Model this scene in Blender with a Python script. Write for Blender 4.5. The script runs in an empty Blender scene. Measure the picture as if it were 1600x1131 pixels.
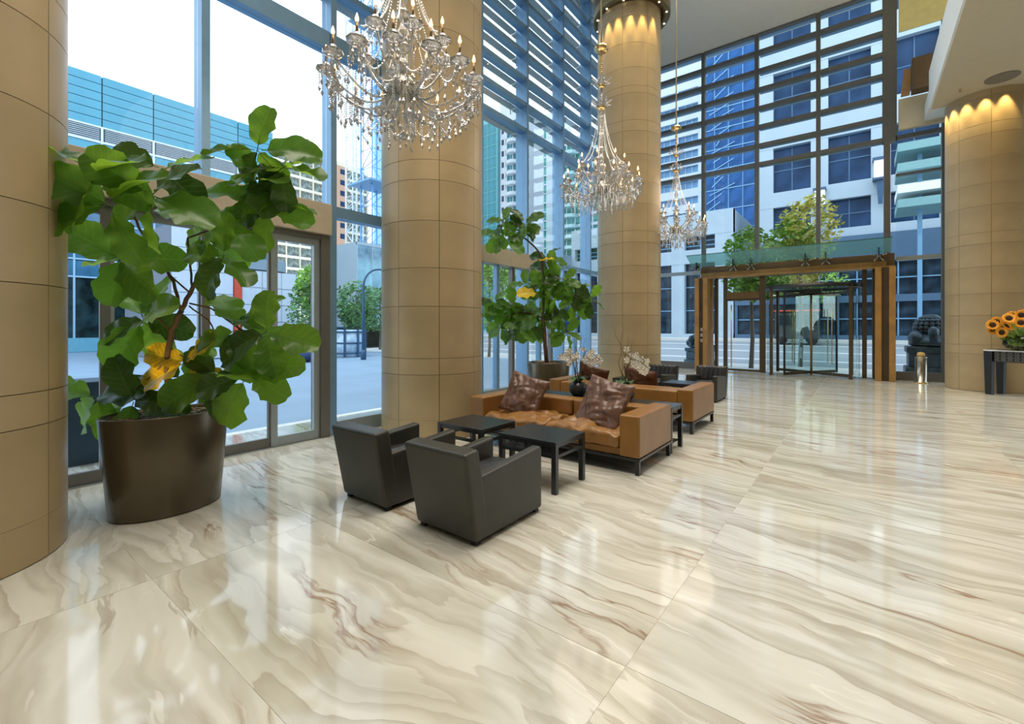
import bpy, bmesh, math, random
from math import sin, cos, pi, radians
from mathutils import Vector, Matrix, noise
random.seed(7)
C = bpy.context.scene.collection
sc = bpy.context.scene
# ------------------------------------------------------------------ camera, world, lights, exposure
cam = bpy.data.cameras.new('camera'); camo = bpy.data.objects.new('camera', cam); C.objects.link(camo)
cam.lens = 16.0; cam.sensor_width = 36.0; cam.shift_y = -0.0341; cam.clip_end = 600
camo.location = (0, 0, 1.6); camo.rotation_euler = (radians(90), 0, radians(37.5))
sc.camera = camo
sc.view_settings.view_transform = 'Standard'; sc.view_settings.look = 'None'
sc.view_settings.gamma = 1.0; sc.view_settings.exposure = 0.0
sc.view_settings.use_curve_mapping = False
cy = sc.cycles
cy.use_denoising = True; cy.max_bounces = 8; cy.diffuse_bounces = 3; cy.glossy_bounces = 4
cy.transmission_bounces = 4; cy.transparent_max_bounces = 24; cy.caustics_reflective = False
cy.caustics_refractive = False; cy.sample_clamp_indirect = 4.0; cy.blur_glossy = 0.5
w = bpy.data.worlds.new('sky'); sc.world = w; w.use_nodes = True
wn = w.node_tree; bg = wn.nodes['Background']
tc = wn.nodes.new('ShaderNodeTexCoord'); sp = wn.nodes.new('ShaderNodeSeparateXYZ'); rp = wn.nodes.new('ShaderNodeValToRGB')
wn.links.new(tc.outputs['Generated'], sp.inputs[0]); wn.links.new(sp.outputs['Z'], rp.inputs[0]); wn.links.new(rp.outputs[0], bg.inputs[0])
rp.color_ramp.elements[0].position = 0.0; rp.color_ramp.elements[0].color = (0.92, 0.96, 1.0, 1)
rp.color_ramp.elements[1].position = 0.9; rp.color_ramp.elements[1].color = (0.66, 0.82, 1.0, 1)
bg.inputs[1].default_value = 2.5
sun = bpy.data.lights.new('sun', 'SUN'); suno = bpy.data.objects.new('sun', sun); C.objects.link(suno)
sun.energy = .7; sun.angle = radians(3); sun.color = (1, .96, .9); suno.rotation_euler = (radians(38), 0, radians(-25))

def area(name, loc, sx, sy, power, col, rot=(0, 0, 0)):
    l = bpy.data.lights.new(name, 'AREA'); l.shape = 'RECTANGLE'; l.size = sx; l.size_y = sy
    l.energy = power; l.color = col; l.spread = radians(95)
    o = bpy.data.objects.new(name, l); o.location = loc; o.rotation_euler = rot; C.objects.link(o); return o
area('ceiling_light_near', (-2.6, 2.0, 11.8), 6, 6, 350, (1, .91, .78))
area('ceiling_light_far', (-2.2, 11.5, 11.8), 6, 9, 430, (1, .92, .80))
area('mezzanine_light', (4.2, 4.0, 7.3), 4.5, 10, 150, (1, .9, .76))
area('lobby_light_behind', (2.5, -4.0, 7.3), 6, 3.5, 100, (1, .9, .76))

area('entrance_light', (4.6, 12.5, 7.3), 3, 5, 110, (1, .9, .72))
area('mezzanine_fill_light', (4.2, 14.5, 11.7), 3, 3, 380, (1, .93, .8))  # fill lamp added to brighten the ochre panels at the mezzanine end
def spot(name, loc, tgt, power, ang, col=(1, .72, .28)):
    l = bpy.data.lights.new(name, 'SPOT'); l.energy = power; l.color = col; l.spot_size = radians(ang); l.spot_blend = .6
    l.shadow_soft_size = .03
    o = bpy.data.objects.new(name, l); o.location = loc
    o.rotation_euler = (Vector(tgt) - Vector(loc)).to_track_quat('-Z', 'Y').to_euler(); C.objects.link(o)

# ------------------------------------------------------------------ helpers
A0 = radians(37.5); FW = Vector((-sin(A0), cos(A0), 0)); RT = Vector((cos(A0), sin(A0), 0))
def at(px, py, d):                       # a point at real depth d in front of the camera, from its direction in the photograph
    return FW * d + RT * ((px - 800) / 711 * d) + Vector((0, 0, 1.6 - (py - 511) / 711 * d))

MATS = {}
def mat(name, col, rough=.5, metal=0., spec=.5, var=.06, vs=6., bump=0., bs=40., coat=0., emit=None, es=1., trans=0., alpha=None, coords='Object'):
    if name in MATS: return MATS[name]
    m = bpy.data.materials.new(name); m.use_nodes = True; nt = m.node_tree; b = nt.nodes['Principled BSDF']
    c = (*col, 1); b.inputs['Base Color'].default_value = c; b.inputs['Roughness'].default_value = rough
    b.inputs['Metallic'].default_value = metal; b.inputs['Specular IOR Level'].default_value = spec
    b.inputs['Coat Weight'].default_value = coat; b.inputs['Coat Roughness'].default_value = .08
    t = nt.nodes.new('ShaderNodeTexCoord')
    if var > 0:
        n = nt.nodes.new('ShaderNodeTexNoise'); n.inputs['Scale'].default_value = vs; n.inputs['Detail'].default_value = 4
        nt.links.new(t.outputs[coords], n.inputs['Vector'])
        r = nt.nodes.new('ShaderNodeValToRGB'); r.color_ramp.elements[0].position = .3; r.color_ramp.elements[1].position = .7
        r.color_ramp.elements[0].color = (*[max(0, x * (1 - var)) for x in col], 1)
        r.color_ramp.elements[1].color = (*[min(1, x * (1 + var)) for x in col], 1)
        nt.links.new(n.outputs['Fac'], r.inputs[0]); nt.links.new(r.outputs[0], b.inputs['Base Color'])
    if bump > 0:
        n2 = nt.nodes.new('ShaderNodeTexNoise'); n2.inputs['Scale'].default_value = bs; n2.inputs['Detail'].default_value = 3
        nt.links.new(t.outputs[coords], n2.inputs['Vector'])
        bp = nt.nodes.new('ShaderNodeBump'); bp.inputs['Strength'].default_value = bump; bp.inputs['Distance'].default_value = .02
        nt.links.new(n2.outputs['Fac'], bp.inputs['Height']); nt.links.new(bp.outputs[0], b.inputs['Normal'])
    if emit: b.inputs['Emission Color'].default_value = (*emit, 1); b.inputs['Emission Strength'].default_value = es
    MATS[name] = m; return m

def glass(name, tint, refl=1.0, rough=0.0):
    if name in MATS: return MATS[name]
    m = bpy.data.materials.new(name); m.use_nodes = True; nt = m.node_tree; nt.nodes.clear()
    o = nt.nodes.new('ShaderNodeOutputMaterial'); mx = nt.nodes.new('ShaderNodeMixShader')
    tr = nt.nodes.new('ShaderNodeBsdfTransparent'); gl = nt.nodes.new('ShaderNodeBsdfGlossy')
    f = nt.nodes.new('ShaderNodeFresnel'); f.inputs[0].default_value = 1.5
    mu = nt.nodes.new('ShaderNodeMath'); mu.operation = 'MULTIPLY'; mu.inputs[1].default_value = refl
    tr.inputs[0].default_value = (*tint, 1); gl.inputs['Roughness'].default_value = rough
    nt.links.new(f.outputs[0], mu.inputs[0]); nt.links.new(mu.outputs[0], mx.inputs[0])
    nt.links.new(tr.outputs[0], mx.inputs[1]); nt.links.new(gl.outputs[0], mx.inputs[2]); nt.links.new(mx.outputs[0], o.inputs[0])
    MATS[name] = m; return m

class MB:
    def __init__(s): s.v = []; s.f = []
    def add(s, v, f):
        n = len(s.v); s.v += [tuple(p) for p in v]; s.f += [tuple(i + n for i in q) for q in f]; return s
    def box(s, x0, x1, y0, y1, z0, z1):
        return s.add([(x0, y0, z0), (x1, y0, z0), (x1, y1, z0), (x0, y1, z0), (x0, y0, z1), (x1, y0, z1), (x1, y1, z1), (x0, y1, z1)],
                     [(0, 3, 2, 1), (4, 5, 6, 7), (0, 1, 5, 4), (1, 2, 6, 5), (2, 3, 7, 6), (3, 0, 4, 7)])
    def hexa(s, p): return s.add(p, [(0, 3, 2, 1), (4, 5, 6, 7), (0, 1, 5, 4), (1, 2, 6, 5), (2, 3, 7, 6), (3, 0, 4, 7)])
    def tube(s, pts, r, n=8, caps=True):
        pts = [Vector(p) for p in pts]; k = len(pts); rr = r if isinstance(r, (list, tuple)) else [r] * k
        V = []; F = []; ref = None
        for i, p in enumerate(pts):
            d = (pts[min(i + 1, k - 1)] - pts[max(i - 1, 0)]).normalized()
            if ref is None: ref = Vector((0, 0, 1)) if abs(d.z) < .9 else Vector((1, 0, 0))
            a = (ref - d * ref.dot(d))
            if a.length < 1e-5: a = Vector((1, 0, 0)).cross(d)
            a.normalize(); b = d.cross(a); ref = a
            for j in range(n):
                t = 2 * pi * j / n; V.append(p + (a * cos(t) + b * sin(t)) * rr[i])
        for i in range(k - 1):
            for j in range(n):
                F.append((i * n + j, i * n + (j + 1) % n, (i + 1) * n + (j + 1) % n, (i + 1) * n + j))
        if caps: F.append(tuple(reversed(range(n)))); F.append(tuple((k - 1) * n + j for j in range(n)))
        return s.add(V, F)
    def lathe(s, prof, c=(0, 0, 0), n=16, sx=1., sy=1., caps=True):
        V = []; F = []; k = len(prof)
        for r, z in prof:
            for j in range(n):
                t = 2 * pi * j / n; V.append((c[0] + r * cos(t) * sx, c[1] + r * sin(t) * sy, c[2] + z))
        for i in range(k - 1):
            for j in range(n): F.append((i * n + j, i * n + (j + 1) % n, (i + 1) * n + (j + 1) % n, (i + 1) * n + j))
        if caps: F.append(tuple(reversed(range(n)))); F.append(tuple((k - 1) * n + j for j in range(n)))
        return s.add(V, F)
    def ell(s, c, rx, ry=None, rz=None, n=10, m=6):
        ry = ry or rx; rz = rz or rx
        V = [(c[0], c[1], c[2] - rz)]; F = []
        for i in range(1, m):
            a = -pi / 2 + pi * i / m
            for j in range(n): t = 2 * pi * j / n; V.append((c[0] + rx * cos(a) * cos(t), c[1] + ry * cos(a) * sin(t), c[2] + rz * sin(a)))
        V.append((c[0], c[1], c[2] + rz)); L = len(V) - 1
        for j in range(n):
            F.append((0, 1 + (j + 1) % n, 1 + j)); F.append((L, L - n + j, L - n + (j + 1) % n))
            for i in range(m - 2):
                a = 1 + i * n; F.append((a + j, a + (j + 1) % n, a + n + (j + 1) % n, a + n + j))
        return s.add(V, F)
    def oct(s, c, r, h):
        x, y, z = c
        return s.add([(x, y, z + h), (x + r, y, z), (x, y + r, z), (x - r, y, z), (x, y - r, z), (x, y, z - h)],
                     [(0, 1, 2), (0, 2, 3), (0, 3, 4), (0, 4, 1), (5, 2, 1), (5, 3, 2), (5, 4, 3), (5, 1, 4)])
    def mesh(s, name, m=None, smooth=False):
        me = bpy.data.meshes.new(name); me.from_pydata(s.v, [], s.f)
        if m: me.materials.append(m)
        if smooth: me.polygons.foreach_set('use_smooth', [True] * len(me.polygons))
        me.update(); return me
    def build(s, name, m, parent=None, smooth=False, bevel=0., seg=2, loc=None, rot=None):
        o = bpy.data.objects.new(name, s.mesh(name, m, smooth)); C.objects.link(o)
        if parent: o.parent = parent
        if loc is not None: o.location = loc
        if rot is not None: o.rotation_euler = rot
        if bevel:
            b = o.modifiers.new('bevel', 'BEVEL'); b.width = bevel; b.segments = seg; b.limit_method = 'ANGLE'; b.angle_limit = radians(35)
            if not smooth:
                o.data.polygons.foreach_set('use_smooth', [True] * len(o.data.polygons)); b.harden_normals = True
        return o
def shade_flat_auto(o): pass
def inst(name, me, parent=None, loc=(0, 0, 0), rot=(0, 0, 0), scale=None):
    o = bpy.data.objects.new(name, me); C.objects.link(o); o.parent = parent; o.location = loc; o.rotation_euler = rot
    if scale: o.scale = scale
    return o
def tag(o, label=None, cat=None, group=None, kind=None):
    if label: o['label'] = label
    if cat: o['category'] = cat
    if group: o['group'] = group
    if kind: o['kind'] = kind
    return o
def thing(name, label, cat, loc=(0, 0, 0), rz=0, group=None, kind=None):
    o = bpy.data.objects.new(name, None); C.objects.link(o); o.location = loc; o.rotation_euler = (0, 0, rz); o.empty_display_size = .1
    return tag(o, label, cat, group, kind)
def structure(name, label=None, loc=(0, 0, 0)):
    o = bpy.data.objects.new(name, None); C.objects.link(o); o.location = loc; o.empty_display_size = .1
    o['kind'] = 'structure'
    if label: o['label'] = label
    return o
def copy_tree(o, parent=None):
    c = o.copy(); C.objects.link(c); c.parent = parent
    for ch in o.children: copy_tree(ch, c)
    return c
BOXES = {}
def boxobj(name, m, parent, x0, x1, y0, y1, z0, z1, bevel=0.):      # a box whose mesh is shared with alike pieces
    k = (name, m.name, round(x1 - x0, 3), round(y1 - y0, 3), round(z1 - z0, 3))
    if k not in BOXES:
        BOXES[k] = MB().box(0, k[2], 0, k[3], 0, k[4]).mesh(name, m)
    o = inst(name, BOXES[k], parent, (x0, y0, z0)); return o

# ------------------------------------------------------------------ materials
M_frame = mat('window_metal', (.20, .36, .54), .35, .35, .5, .05)
M_frame_b = mat('bronze_grey_metal', (.17, .165, .155), .4, .4)
M_rail = mat('grey_rail_metal', (.33, .38, .40), .35, .4)
M_dark = mat('dark_metal', (.03, .03, .03), .4, .5)
M_beige = mat('beige_paint', (.50, .43, .32), .6)
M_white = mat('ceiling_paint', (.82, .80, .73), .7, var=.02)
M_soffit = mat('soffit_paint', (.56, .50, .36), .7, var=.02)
M_fascia = mat('white_fascia_paint', (.80, .84, .83), .6, var=.02)
G_win = glass('clear_window_glass', (.93, .975, .995), .30)
G_teal = glass('teal_glass', (.62, .86, .84), 1.0)
M_stone = mat('limestone', (.44, .335, .19), .38, 0, .4, .09, 1.6, .04, 12)
M_joint = mat('dark_joint', (.20, .15, .09), .8)  # dark core colour seen in the joints between column panels
M_grout = mat('floor_grout', (.80, .77, .68), .6)
M_wood = mat('oiled_wood', (.36, .19, .05), .4, 0, .5, .2, 3)
M_wood_d = mat('dark_wood', (.07, .045, .022), .45, 0, .5, .2, 3)
M_black = mat('black_lacquer', (.018, .020, .022), .28, 0, .5, .1)
M_brass = mat('brass', (.72, .52, .24), .25, 1.0)
M_steel = mat('brushed_steel', (.5, .46, .38), .22, 1.0, bump=.05, bs=90)

def floor_material():
    m = bpy.data.materials.new('onyx_marble'); m.use_nodes = True; nt = m.node_tree; L = nt.links.new; N = nt.nodes.new
    b = nt.nodes['Principled BSDF']; geo = N('ShaderNodeNewGeometry'); oi = N('ShaderNodeObjectInfo')
    sx = N('ShaderNodeSeparateXYZ'); L(geo.outputs['Position'], sx.inputs[0])
    def mth(op, a_, b__=None, c_=None):
        x = N('ShaderNodeMath'); x.operation = op
        for i_, q in enumerate((a_, b__, c_)):
            if q is None: continue
            if isinstance(q, (int, float)): x.inputs[i_].default_value = q
            else: L(q, x.inputs[i_])
        return x.outputs[0]
    wn_ = N('ShaderNodeTexNoise'); wn_.inputs['Scale'].default_value = .55; wn_.inputs['Detail'].default_value = 5; wn_.inputs['Roughness'].default_value = .45
    wof = N('ShaderNodeVectorMath'); wof.operation = 'ADD'; cb = N('ShaderNodeCombineXYZ'); rnd_ = mth('MULTIPLY', oi.outputs['Random'], 23.0)
    L(rnd_, cb.inputs[0]); L(rnd_, cb.inputs[1]); L(rnd_, cb.inputs[2]); L(geo.outputs['Position'], wof.inputs[0]); L(cb.outputs[0], wof.inputs[1]); L(wof.outputs[0], wn_.inputs['Vector'])
    yy = mth('ADD', mth('MULTIPLY', sx.outputs['X'], .10), mth('ADD', sx.outputs['Y'], mth('MULTIPLY', mth('SUBTRACT', wn_.outputs['Fac'], .5), .85)))
    cv = N('ShaderNodeCombineXYZ'); L(mth('ADD', mth('MULTIPLY', sx.outputs['X'], .13), rnd_), cv.inputs[0]); L(mth('ADD', yy, rnd_), cv.inputs[1]); L(rnd_, cv.inputs[2])
    def noise_(scale, det, dist, rough=.5, src=None):
        n = N('ShaderNodeTexNoise'); n.inputs['Scale'].default_value = scale; n.inputs['Detail'].default_value = det
        n.inputs['Distortion'].default_value = dist; n.inputs['Roughness'].default_value = rough; L(src or cv.outputs[0], n.inputs['Vector']); return n
    def ramp(src, stops, interp='LINEAR'):
        r = N('ShaderNodeValToRGB'); e = r.color_ramp.elements; r.color_ramp.interpolation = interp
        e[0].position, e[0].color = stops[0][0], stops[0][1]; e[1].position, e[1].color = stops[-1][0], stops[-1][1]
        for p, c in stops[1:-1]: x = e.new(p); x.color = c
        L(src, r.inputs[0]); return r
    def mix(fac, a, bb, mode='MIX'):
        x = N('ShaderNodeMix'); x.data_type = 'RGBA'; x.blend_type = mode
        if isinstance(fac, float): x.inputs['Factor'].default_value = fac
        else: L(fac, x.inputs['Factor'])
        L(a, x.inputs[6]);
        if isinstance(bb, tuple): x.inputs[7].default_value = bb
        else: L(bb, x.inputs[7])
        return x
    g = lambda v: (v, v, v, 1)
    n1 = noise_(1.7, 4, .15)
    base = ramp(n1.outputs['Fac'], [(.30, (.43, .415, .345, 1)), (.40, (.55, .54, .465, 1)), (.47, (.65, .645, .58, 1)), (.53, (.52, .505, .435, 1)), (.57, (.66, .655, .60, 1)), (.66, (.59, .58, .51, 1)), (.75, (.46, .44, .36, 1))])
    n2 = noise_(2.3, 5, .25, .5)
    lay = ramp(n2.outputs['Fac'], [(0, g(0)), (.36, g(0)), (.445, g(.6)), (.45, g(0)), (.52, g(0)), (.585, g(.42)), (.59, g(0)), (.62, g(0)), (.665, g(.4)), (.67, g(0)), (1, g(0))])
    c1 = mix(lay.outputs[0], base.outputs[0], (.33, .29, .215, 1))
    n3 = noise_(1.5, 8, .5, .55)
    msk = noise_(.9, 3, 0, .5, wof.outputs[0]); mr_ = ramp(msk.outputs['Fac'], [(.44, g(0)), (.60, g(1))])
    v3 = ramp(n3.outputs['Fac'], [(0, g(0)), (.485, g(0)), (.5, g(.9)), (.508, g(.15)), (.53, g(0)), (1, g(0))])
    c2 = mix(mth('MULTIPLY', v3.outputs[0], mr_.outputs[0]), c1.outputs[2], (.25, .145, .075, 1))
    n4 = noise_(2.8, 6, .5, .5)
    v4 = ramp(n4.outputs['Fac'], [(0, g(0)), (.524, g(0)), (.529, g(.8)), (.534, g(0)), (1, g(0))])
    c3 = mix(mth('MULTIPLY', v4.outputs[0], mr_.outputs[0]), c2.outputs[2], (.84, .82, .73, 1))
    L(c3.outputs[2], b.inputs['Base Color']); b.inputs['Roughness'].default_value = .07; b.inputs['Specular IOR Level'].default_value = .55
    return m
M_marble = floor_material()

def leather(name, col, rough=.34, bump=.12):
    return mat(name, col, rough, 0, .5, .18, 3.5, bump, 160)
M_tan = leather('tan_leather', (.27, .128, .032), .30)
M_tan_p = leather('brown_pillow_leather', (.135, .068, .042), .3)
M_blk = leather('black_leather', (.036, .035, .027), .42, .08)
M_blkt = leather('black_leather_seat', (.03, .028, .03), .36, .1)

# ------------------------------------------------------------------ structure: floor
X_L, X_F = -6.2, -6.8            # inner faces of the window wall, near and far part
fl = structure('floor')
MB().box(-7.6, 9.2, -6, 18.6, -.25, -.0035).build('slab', M_grout, fl)
xs = [-7.4, -3.57, -.88, 1.42, 4.1, 6.7, 9.1]
ys = [-6, -3.1, -.3, .9, 2.03, 4.75, 7.45, 10.15, 12.85, 15.55, 18.45]
for i in range(len(xs) - 1):
    for j in range(len(ys) - 1):
        x0, x1, y0, y1 = xs[i], xs[i + 1], ys[j], ys[j + 1]
        boxobj('tile', M_marble, fl, x0 + .0016, x1 - .0016, y0 + .0016, y1 - .0016, -.0033, 0)

# ceiling, mezzanine slab, hidden walls
ce = structure('ceiling')
MB().box(-7.5, 9.2, -6, 18.6, 12.0, 12.3).build('slab', M_white, ce)
mz = structure('trim_1', 'white edged mezzanine slab above the right side of the lobby')
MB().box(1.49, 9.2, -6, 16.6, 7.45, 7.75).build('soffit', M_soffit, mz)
MB().hexa([(1.45, -6, 7.452), (1.49, -6, 7.452), (1.49, 16.6, 7.452), (1.45, 16.6, 7.452), (1.45, -6, 8.5), (1.5, -6, 8.5), (1.5, 16.6, 8.5), (1.45, 16.6, 8.5)]).build('fascia', M_fascia, mz)
MB().box(1.45, 3.6, 16.6, 17.7, 7.55, 8.0).build('fascia', M_fascia, mz)
wr = structure('wall_right'); MB().box(9.0, 9.2, -6, 18.6, 0, 12).build('panel', M_beige, wr)
wb = structure('wall_rear'); MB().box(-7.5, 9.2, -6.2, -6, 0, 12).build('panel', M_beige, wb)
MB().lathe([(.0, -.01), (.30, -.01), (.30, 0), (.0, 0)], n=28, caps=False).build('speaker_grille', mat('speaker_grey', (.2, .19, .165), .7, bump=.5, bs=300), mz, loc=(2.62, 15.45, 7.448))
hp = thing('fire_sprinkler', 'small brass fire sprinkler under the mezzanine soffit', 'sprinkler', (1.93, 15.6, 7.45))
b = MB().lathe([(.03, 0), (.03, -.01), (.01, -.015), (.01, -.05), (.035, -.055), (.035, -.06)], n=10); b.build('body', M_brass, hp)

# ------------------------------------------------------------------ columns
ZC = [0, .29, .93, 1.16, 1.89, 2.43, 3.09, 3.66, 3.94, 4.6, 5.14, 5.8, 6.36, 6.62, 7.28, 7.45, 7.9, 8.5, 9.15, 9.4, 10.1, 10.7, 11.4, 12.0]
def column(label, cx, cy_, r, phase, ztop=12.0):
    col = structure('stone_column', label, (cx, cy_, 0))
    MB().lathe([(r - .014, 0), (r - .014, ztop)], n=48).build('core', M_joint, col, True)
    MB().lathe([(r - .03, 0), (r - .03, .02)], n=48).build('base_shadow', M_dark, col, True)
    K = 8; zz = [z for z in ZC if z < ztop - .05] + [ztop]; cache = {}
    for i in range(len(zz) - 1):
        h = round(zz[i + 1] - zz[i] - .006, 4)
        if h not in cache:
            mb = MB(); S = 9; g = .0035 / r
            V = []; F = []
            for q in range(S):
                t = g + (2 * pi / K - 2 * g) * q / (S - 1)
                for rr, z in ((r, 0), (r, h), (r - .013, 0), (r, 0), (r, h), (r - .013, h)): V.append((rr * cos(t), rr * sin(t), z))
            for q in range(S - 1):
                a = q * 6; F.append((a, a + 6, a + 7, a + 1))
            for q in range(S - 1):
                a = q * 6; F.append((a + 2, a + 8, a + 9, a + 3)); F.append((a + 4, a + 10, a + 11, a + 5))
            F.append((2, 3, 4, 5)); a = (S - 1) * 6; F.append((a + 5, a + 4, a + 3, a + 2))
            mb.add(V, F); me = mb.mesh('panel', M_stone)
            for p in me.polygons: p.use_smooth = p.index < S - 1
            cache[h] = me
        for k in range(K): inst('panel', cache[h], col, (0, 0, zz[i] + .003 + (.0 if i else .004)), (0, 0, phase + 2 * pi * k / K))
    return col
column('round limestone column nearest the camera, cut by the left edge', -4.97, -.03, .74, radians(7))
column('round limestone column behind the two black armchairs', -5.31, 4.88, .765, radians(-77 + 37.5 - 45*0 + 4))
column('round limestone column with a lit bronze collar at its top', -4.78, 11.2, .79, radians(-70 + 37.5))
column('round limestone column at the right, behind the sunflowers', 2.56, 16.75, .78, radians(-90 + 37.5 - 40), 7.45)
# bronze downlight collar round the third column
dc = thing('downlight_collar', 'bronze ring with small downlights around the third column', 'light ring', (-4.73, 11.23, 9.5))
b = MB(); n = 48
prof = [(.80, .2), (.80, 0), (.94, 0), (.97, .05), (.97, .5), (.82, .5)]
b.lathe(prof, n=n, caps=False); b.build('ring', mat('bronze', (.18, .13, .06), .35, .7), dc, True)
for k in range(12):
    t = 2 * pi * k / 12 + .2
    MB().lathe([(.022, -.004), (.022, .004)], n=8).build('lamp', mat('downlight_lens', (1, .9, .6), .4, var=0, emit=(1, .85, .5), es=8), dc, loc=(.88 * cos(t), .88 * sin(t), -.003))
for k, t in enumerate([-2.25, -1.85, -1.5, -1.12, -.75, -.35]):
    c0 = Vector((-4.78 + .92 * cos(t), 11.2 + .92 * sin(t), 9.45))
    spot('collar_spot', c0, c0 + Vector((-.11 * cos(t), -.11 * sin(t), -1)), 130, 34)
for k, t in enumerate([-3.0, -2.6, -2.2, -1.75, -1.3]):
    c0 = Vector((2.56 + .92 * cos(t), 16.75 + .92 * sin(t), 7.4))
    spot('soffit_spot', c0, c0 + Vector((-.12 * cos(t), -.12 * sin(t), -1)), 95, 58)
spot('planter_uplight', (-4.72, 1.05, .92), (-4.93, 1.45, 1.7), 14, 60, (1, .7, .2))

# ------------------------------------------------------------------ left window wall (near part)
ROW = [5.95 + .66 * k for k in range(10)]
wl = structure('wall_left_near'); wf = structure('wall_left_far')
def mull(parent, X, y0, y1, z0, z1, dep=.25, m=M_frame):        # upright, inner face at X
    return boxobj('mullion', m, parent, X - dep, X, y0, y1, z0, z1)
for y0, y1 in ((.42, .52), (2.04, 2.13), (3.70, 3.79), (5.3, 5.4), (-1.3, -1.2), (-3.2, -3.1)):
    mull(wl, X_L, y0, y1, 3.40, 12)
for y0, y1 in ((3.66, 3.79), (5.3, 5.4)): mull(wl, X_L, y0, y1, 0, 3.40)
ybs = [-6, -3.1, -1.2, .47, 2.085, 3.745, 5.35]
for i in range(len(ybs) - 1):
    boxobj('transom', M_frame, wl, X_L - .22, X_L - .02, ybs[i] + .055, ybs[i + 1] - .055, 5.70, 5.95)
    boxobj('pane', G_win, wl, X_L - .13, X_L - .12, ybs[i] + .05, ybs[i + 1] - .05, 3.40, 5.70)
    boxobj('pane', G_win, wl, X_L - .13, X_L - .12, ybs[i] + .05, ybs[i + 1] - .05, 5.95, 12)
    for z in ROW[1:]:
        boxobj('louver', M_frame, wl, X_L - .20, X_L - .02, ybs[i] + .055, ybs[i + 1] - .055, z, z + .09)
        boxobj('shade_blade', M_rail, wl, X_L - .46, X_L - .26, ybs[i] + .02, ybs[i + 1] - .02, z + .06, z + .09)
MB().box(X_L - .24, X_L + .10, -6, 3.66, 2.93, 3.38).build('door_bulkhead', M_beige, wl, bevel=.01)
MB().box(X_L - .2, X_L - .02, 3.79, 5.3, 3.24, 3.40).build('transom', M_frame, wl)
MB().box(X_L - .2, X_L + .02, 3.79, 5.3, 0.003, .20).build('sill', M_rail, wl, bevel=.008)
boxobj('pane', G_win, wl, X_L - .13, X_L - .12, 3.79, 5.3, .2, 3.24)
MB().box(X_L - .24, X_L + .04, 3.52, 3.66, 0.003, 2.93).build('jamb', M_frame_b, wl)
# sliding glass doors below the bulkhead
def glass_leaf(parent, X, y0, y1, z1, st=.085, m=M_rail):
    d = thing('door_leaf', None, None)
    d.parent = parent
    for a, b_ in ((y0, y0 + st), (y1 - st, y1)): boxobj('stile', m, d, X - .05, X, a, b_, .01, z1)
    boxobj('rail', m, d, X - .05, X, y0 + st, y1 - st, .01, .13)
    boxobj('rail', m, d, X - .05, X, y0 + st, y1 - st, z1 - .09, z1)
    boxobj('pane', G_win, d, X - .03, X - .02, y0 + st, y1 - st, .13, z1 - .09)
    return d
dr = structure('door_1', 'sliding glass doors to the plaza behind the large fig tree')
glass_leaf(dr, X_L - .02, .30, 1.22, 2.86, m=M_frame_b); glass_leaf(dr, X_L - .09, 1.18, 2.12, 2.86)
glass_leaf(dr, X_L - .02, 2.05, 2.90, 2.86, m=M_frame_b); glass_leaf(dr, X_L + .0, 2.84, 3.52, 2.86)
MB().box(X_L - .16, X_L + .03, -.6, 3.52, 2.86, 2.93).build('head_track', M_frame_b, dr)
MB().box(X_L - .16, X_L + .03, -.6, 3.52, -.011, .006).build('threshold', M_rail, dr)
glass_leaf(dr, X_L - .09, -.65, .33, 2.86)
MB().box(X_L - .13, X_L - .1, -6, -.65, 0, 2.93).build('pane', G_win, wl)
# jog behind the second column
MB().box(X_F, X_L, 5.4, 5.5, 0, 12).build('return_wall', M_rail, wf)
MU = [(7.74, 7.80), (9.50, 9.58), (11.27, 11.35), (12.92, 13.0), (14.6, 14.68), (16.3, 16.38), (17.9, 18.1)]
cs = [5.5] + [(a + b_) / 2 for a, b_ in MU]
for a, b_ in MU: mull(wf, X_F, a, b_, 0, 12, .36)
for i in range(len(cs) - 1):
    y0, y1 = cs[i] + .04, cs[i + 1] - .04
    for z in [6.61 + .66 * k for k in range(9)]:
        boxobj('louver', M_frame, wf, X_F - .24, X_F - .03, y0, y1, z, z + .10)
        boxobj('shade_blade', M_rail, wf, X_F - .56, X_F - .38, y0 - .02, y1 + .02, z + .07, z + .10)
    boxobj('pane', G_win, wf, X_F - .15, X_F - .14, y0, y1, 3.42, 12)
    boxobj('pane', G_win, wf, X_F - .15, X_F - .14, y0, y1, .02, 3.1)
    boxobj('sill', M_rail, wf, X_F - .2, X_F, y0, y1, .003, .14)
    if i < 3: boxobj('bulkhead', M_beige, wf, X_F - .24, X_F + .06, y0 - .04, y1 + .04 if i != 2 else y0 + .6, 3.08, 3.46)
    if i >= 2: boxobj('transom', M_frame, wf, X_F - .2, X_F - .01, y0, y1, 3.28, 3.40)
for y in (8.35, 8.95, 10.15, 10.72, 12.1): boxobj('door_stile', M_frame_b if y in (8.95, 10.72) else M_frame, wf, X_F - .18, X_F - .06, y, y + .10, .14, 3.1)

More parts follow.
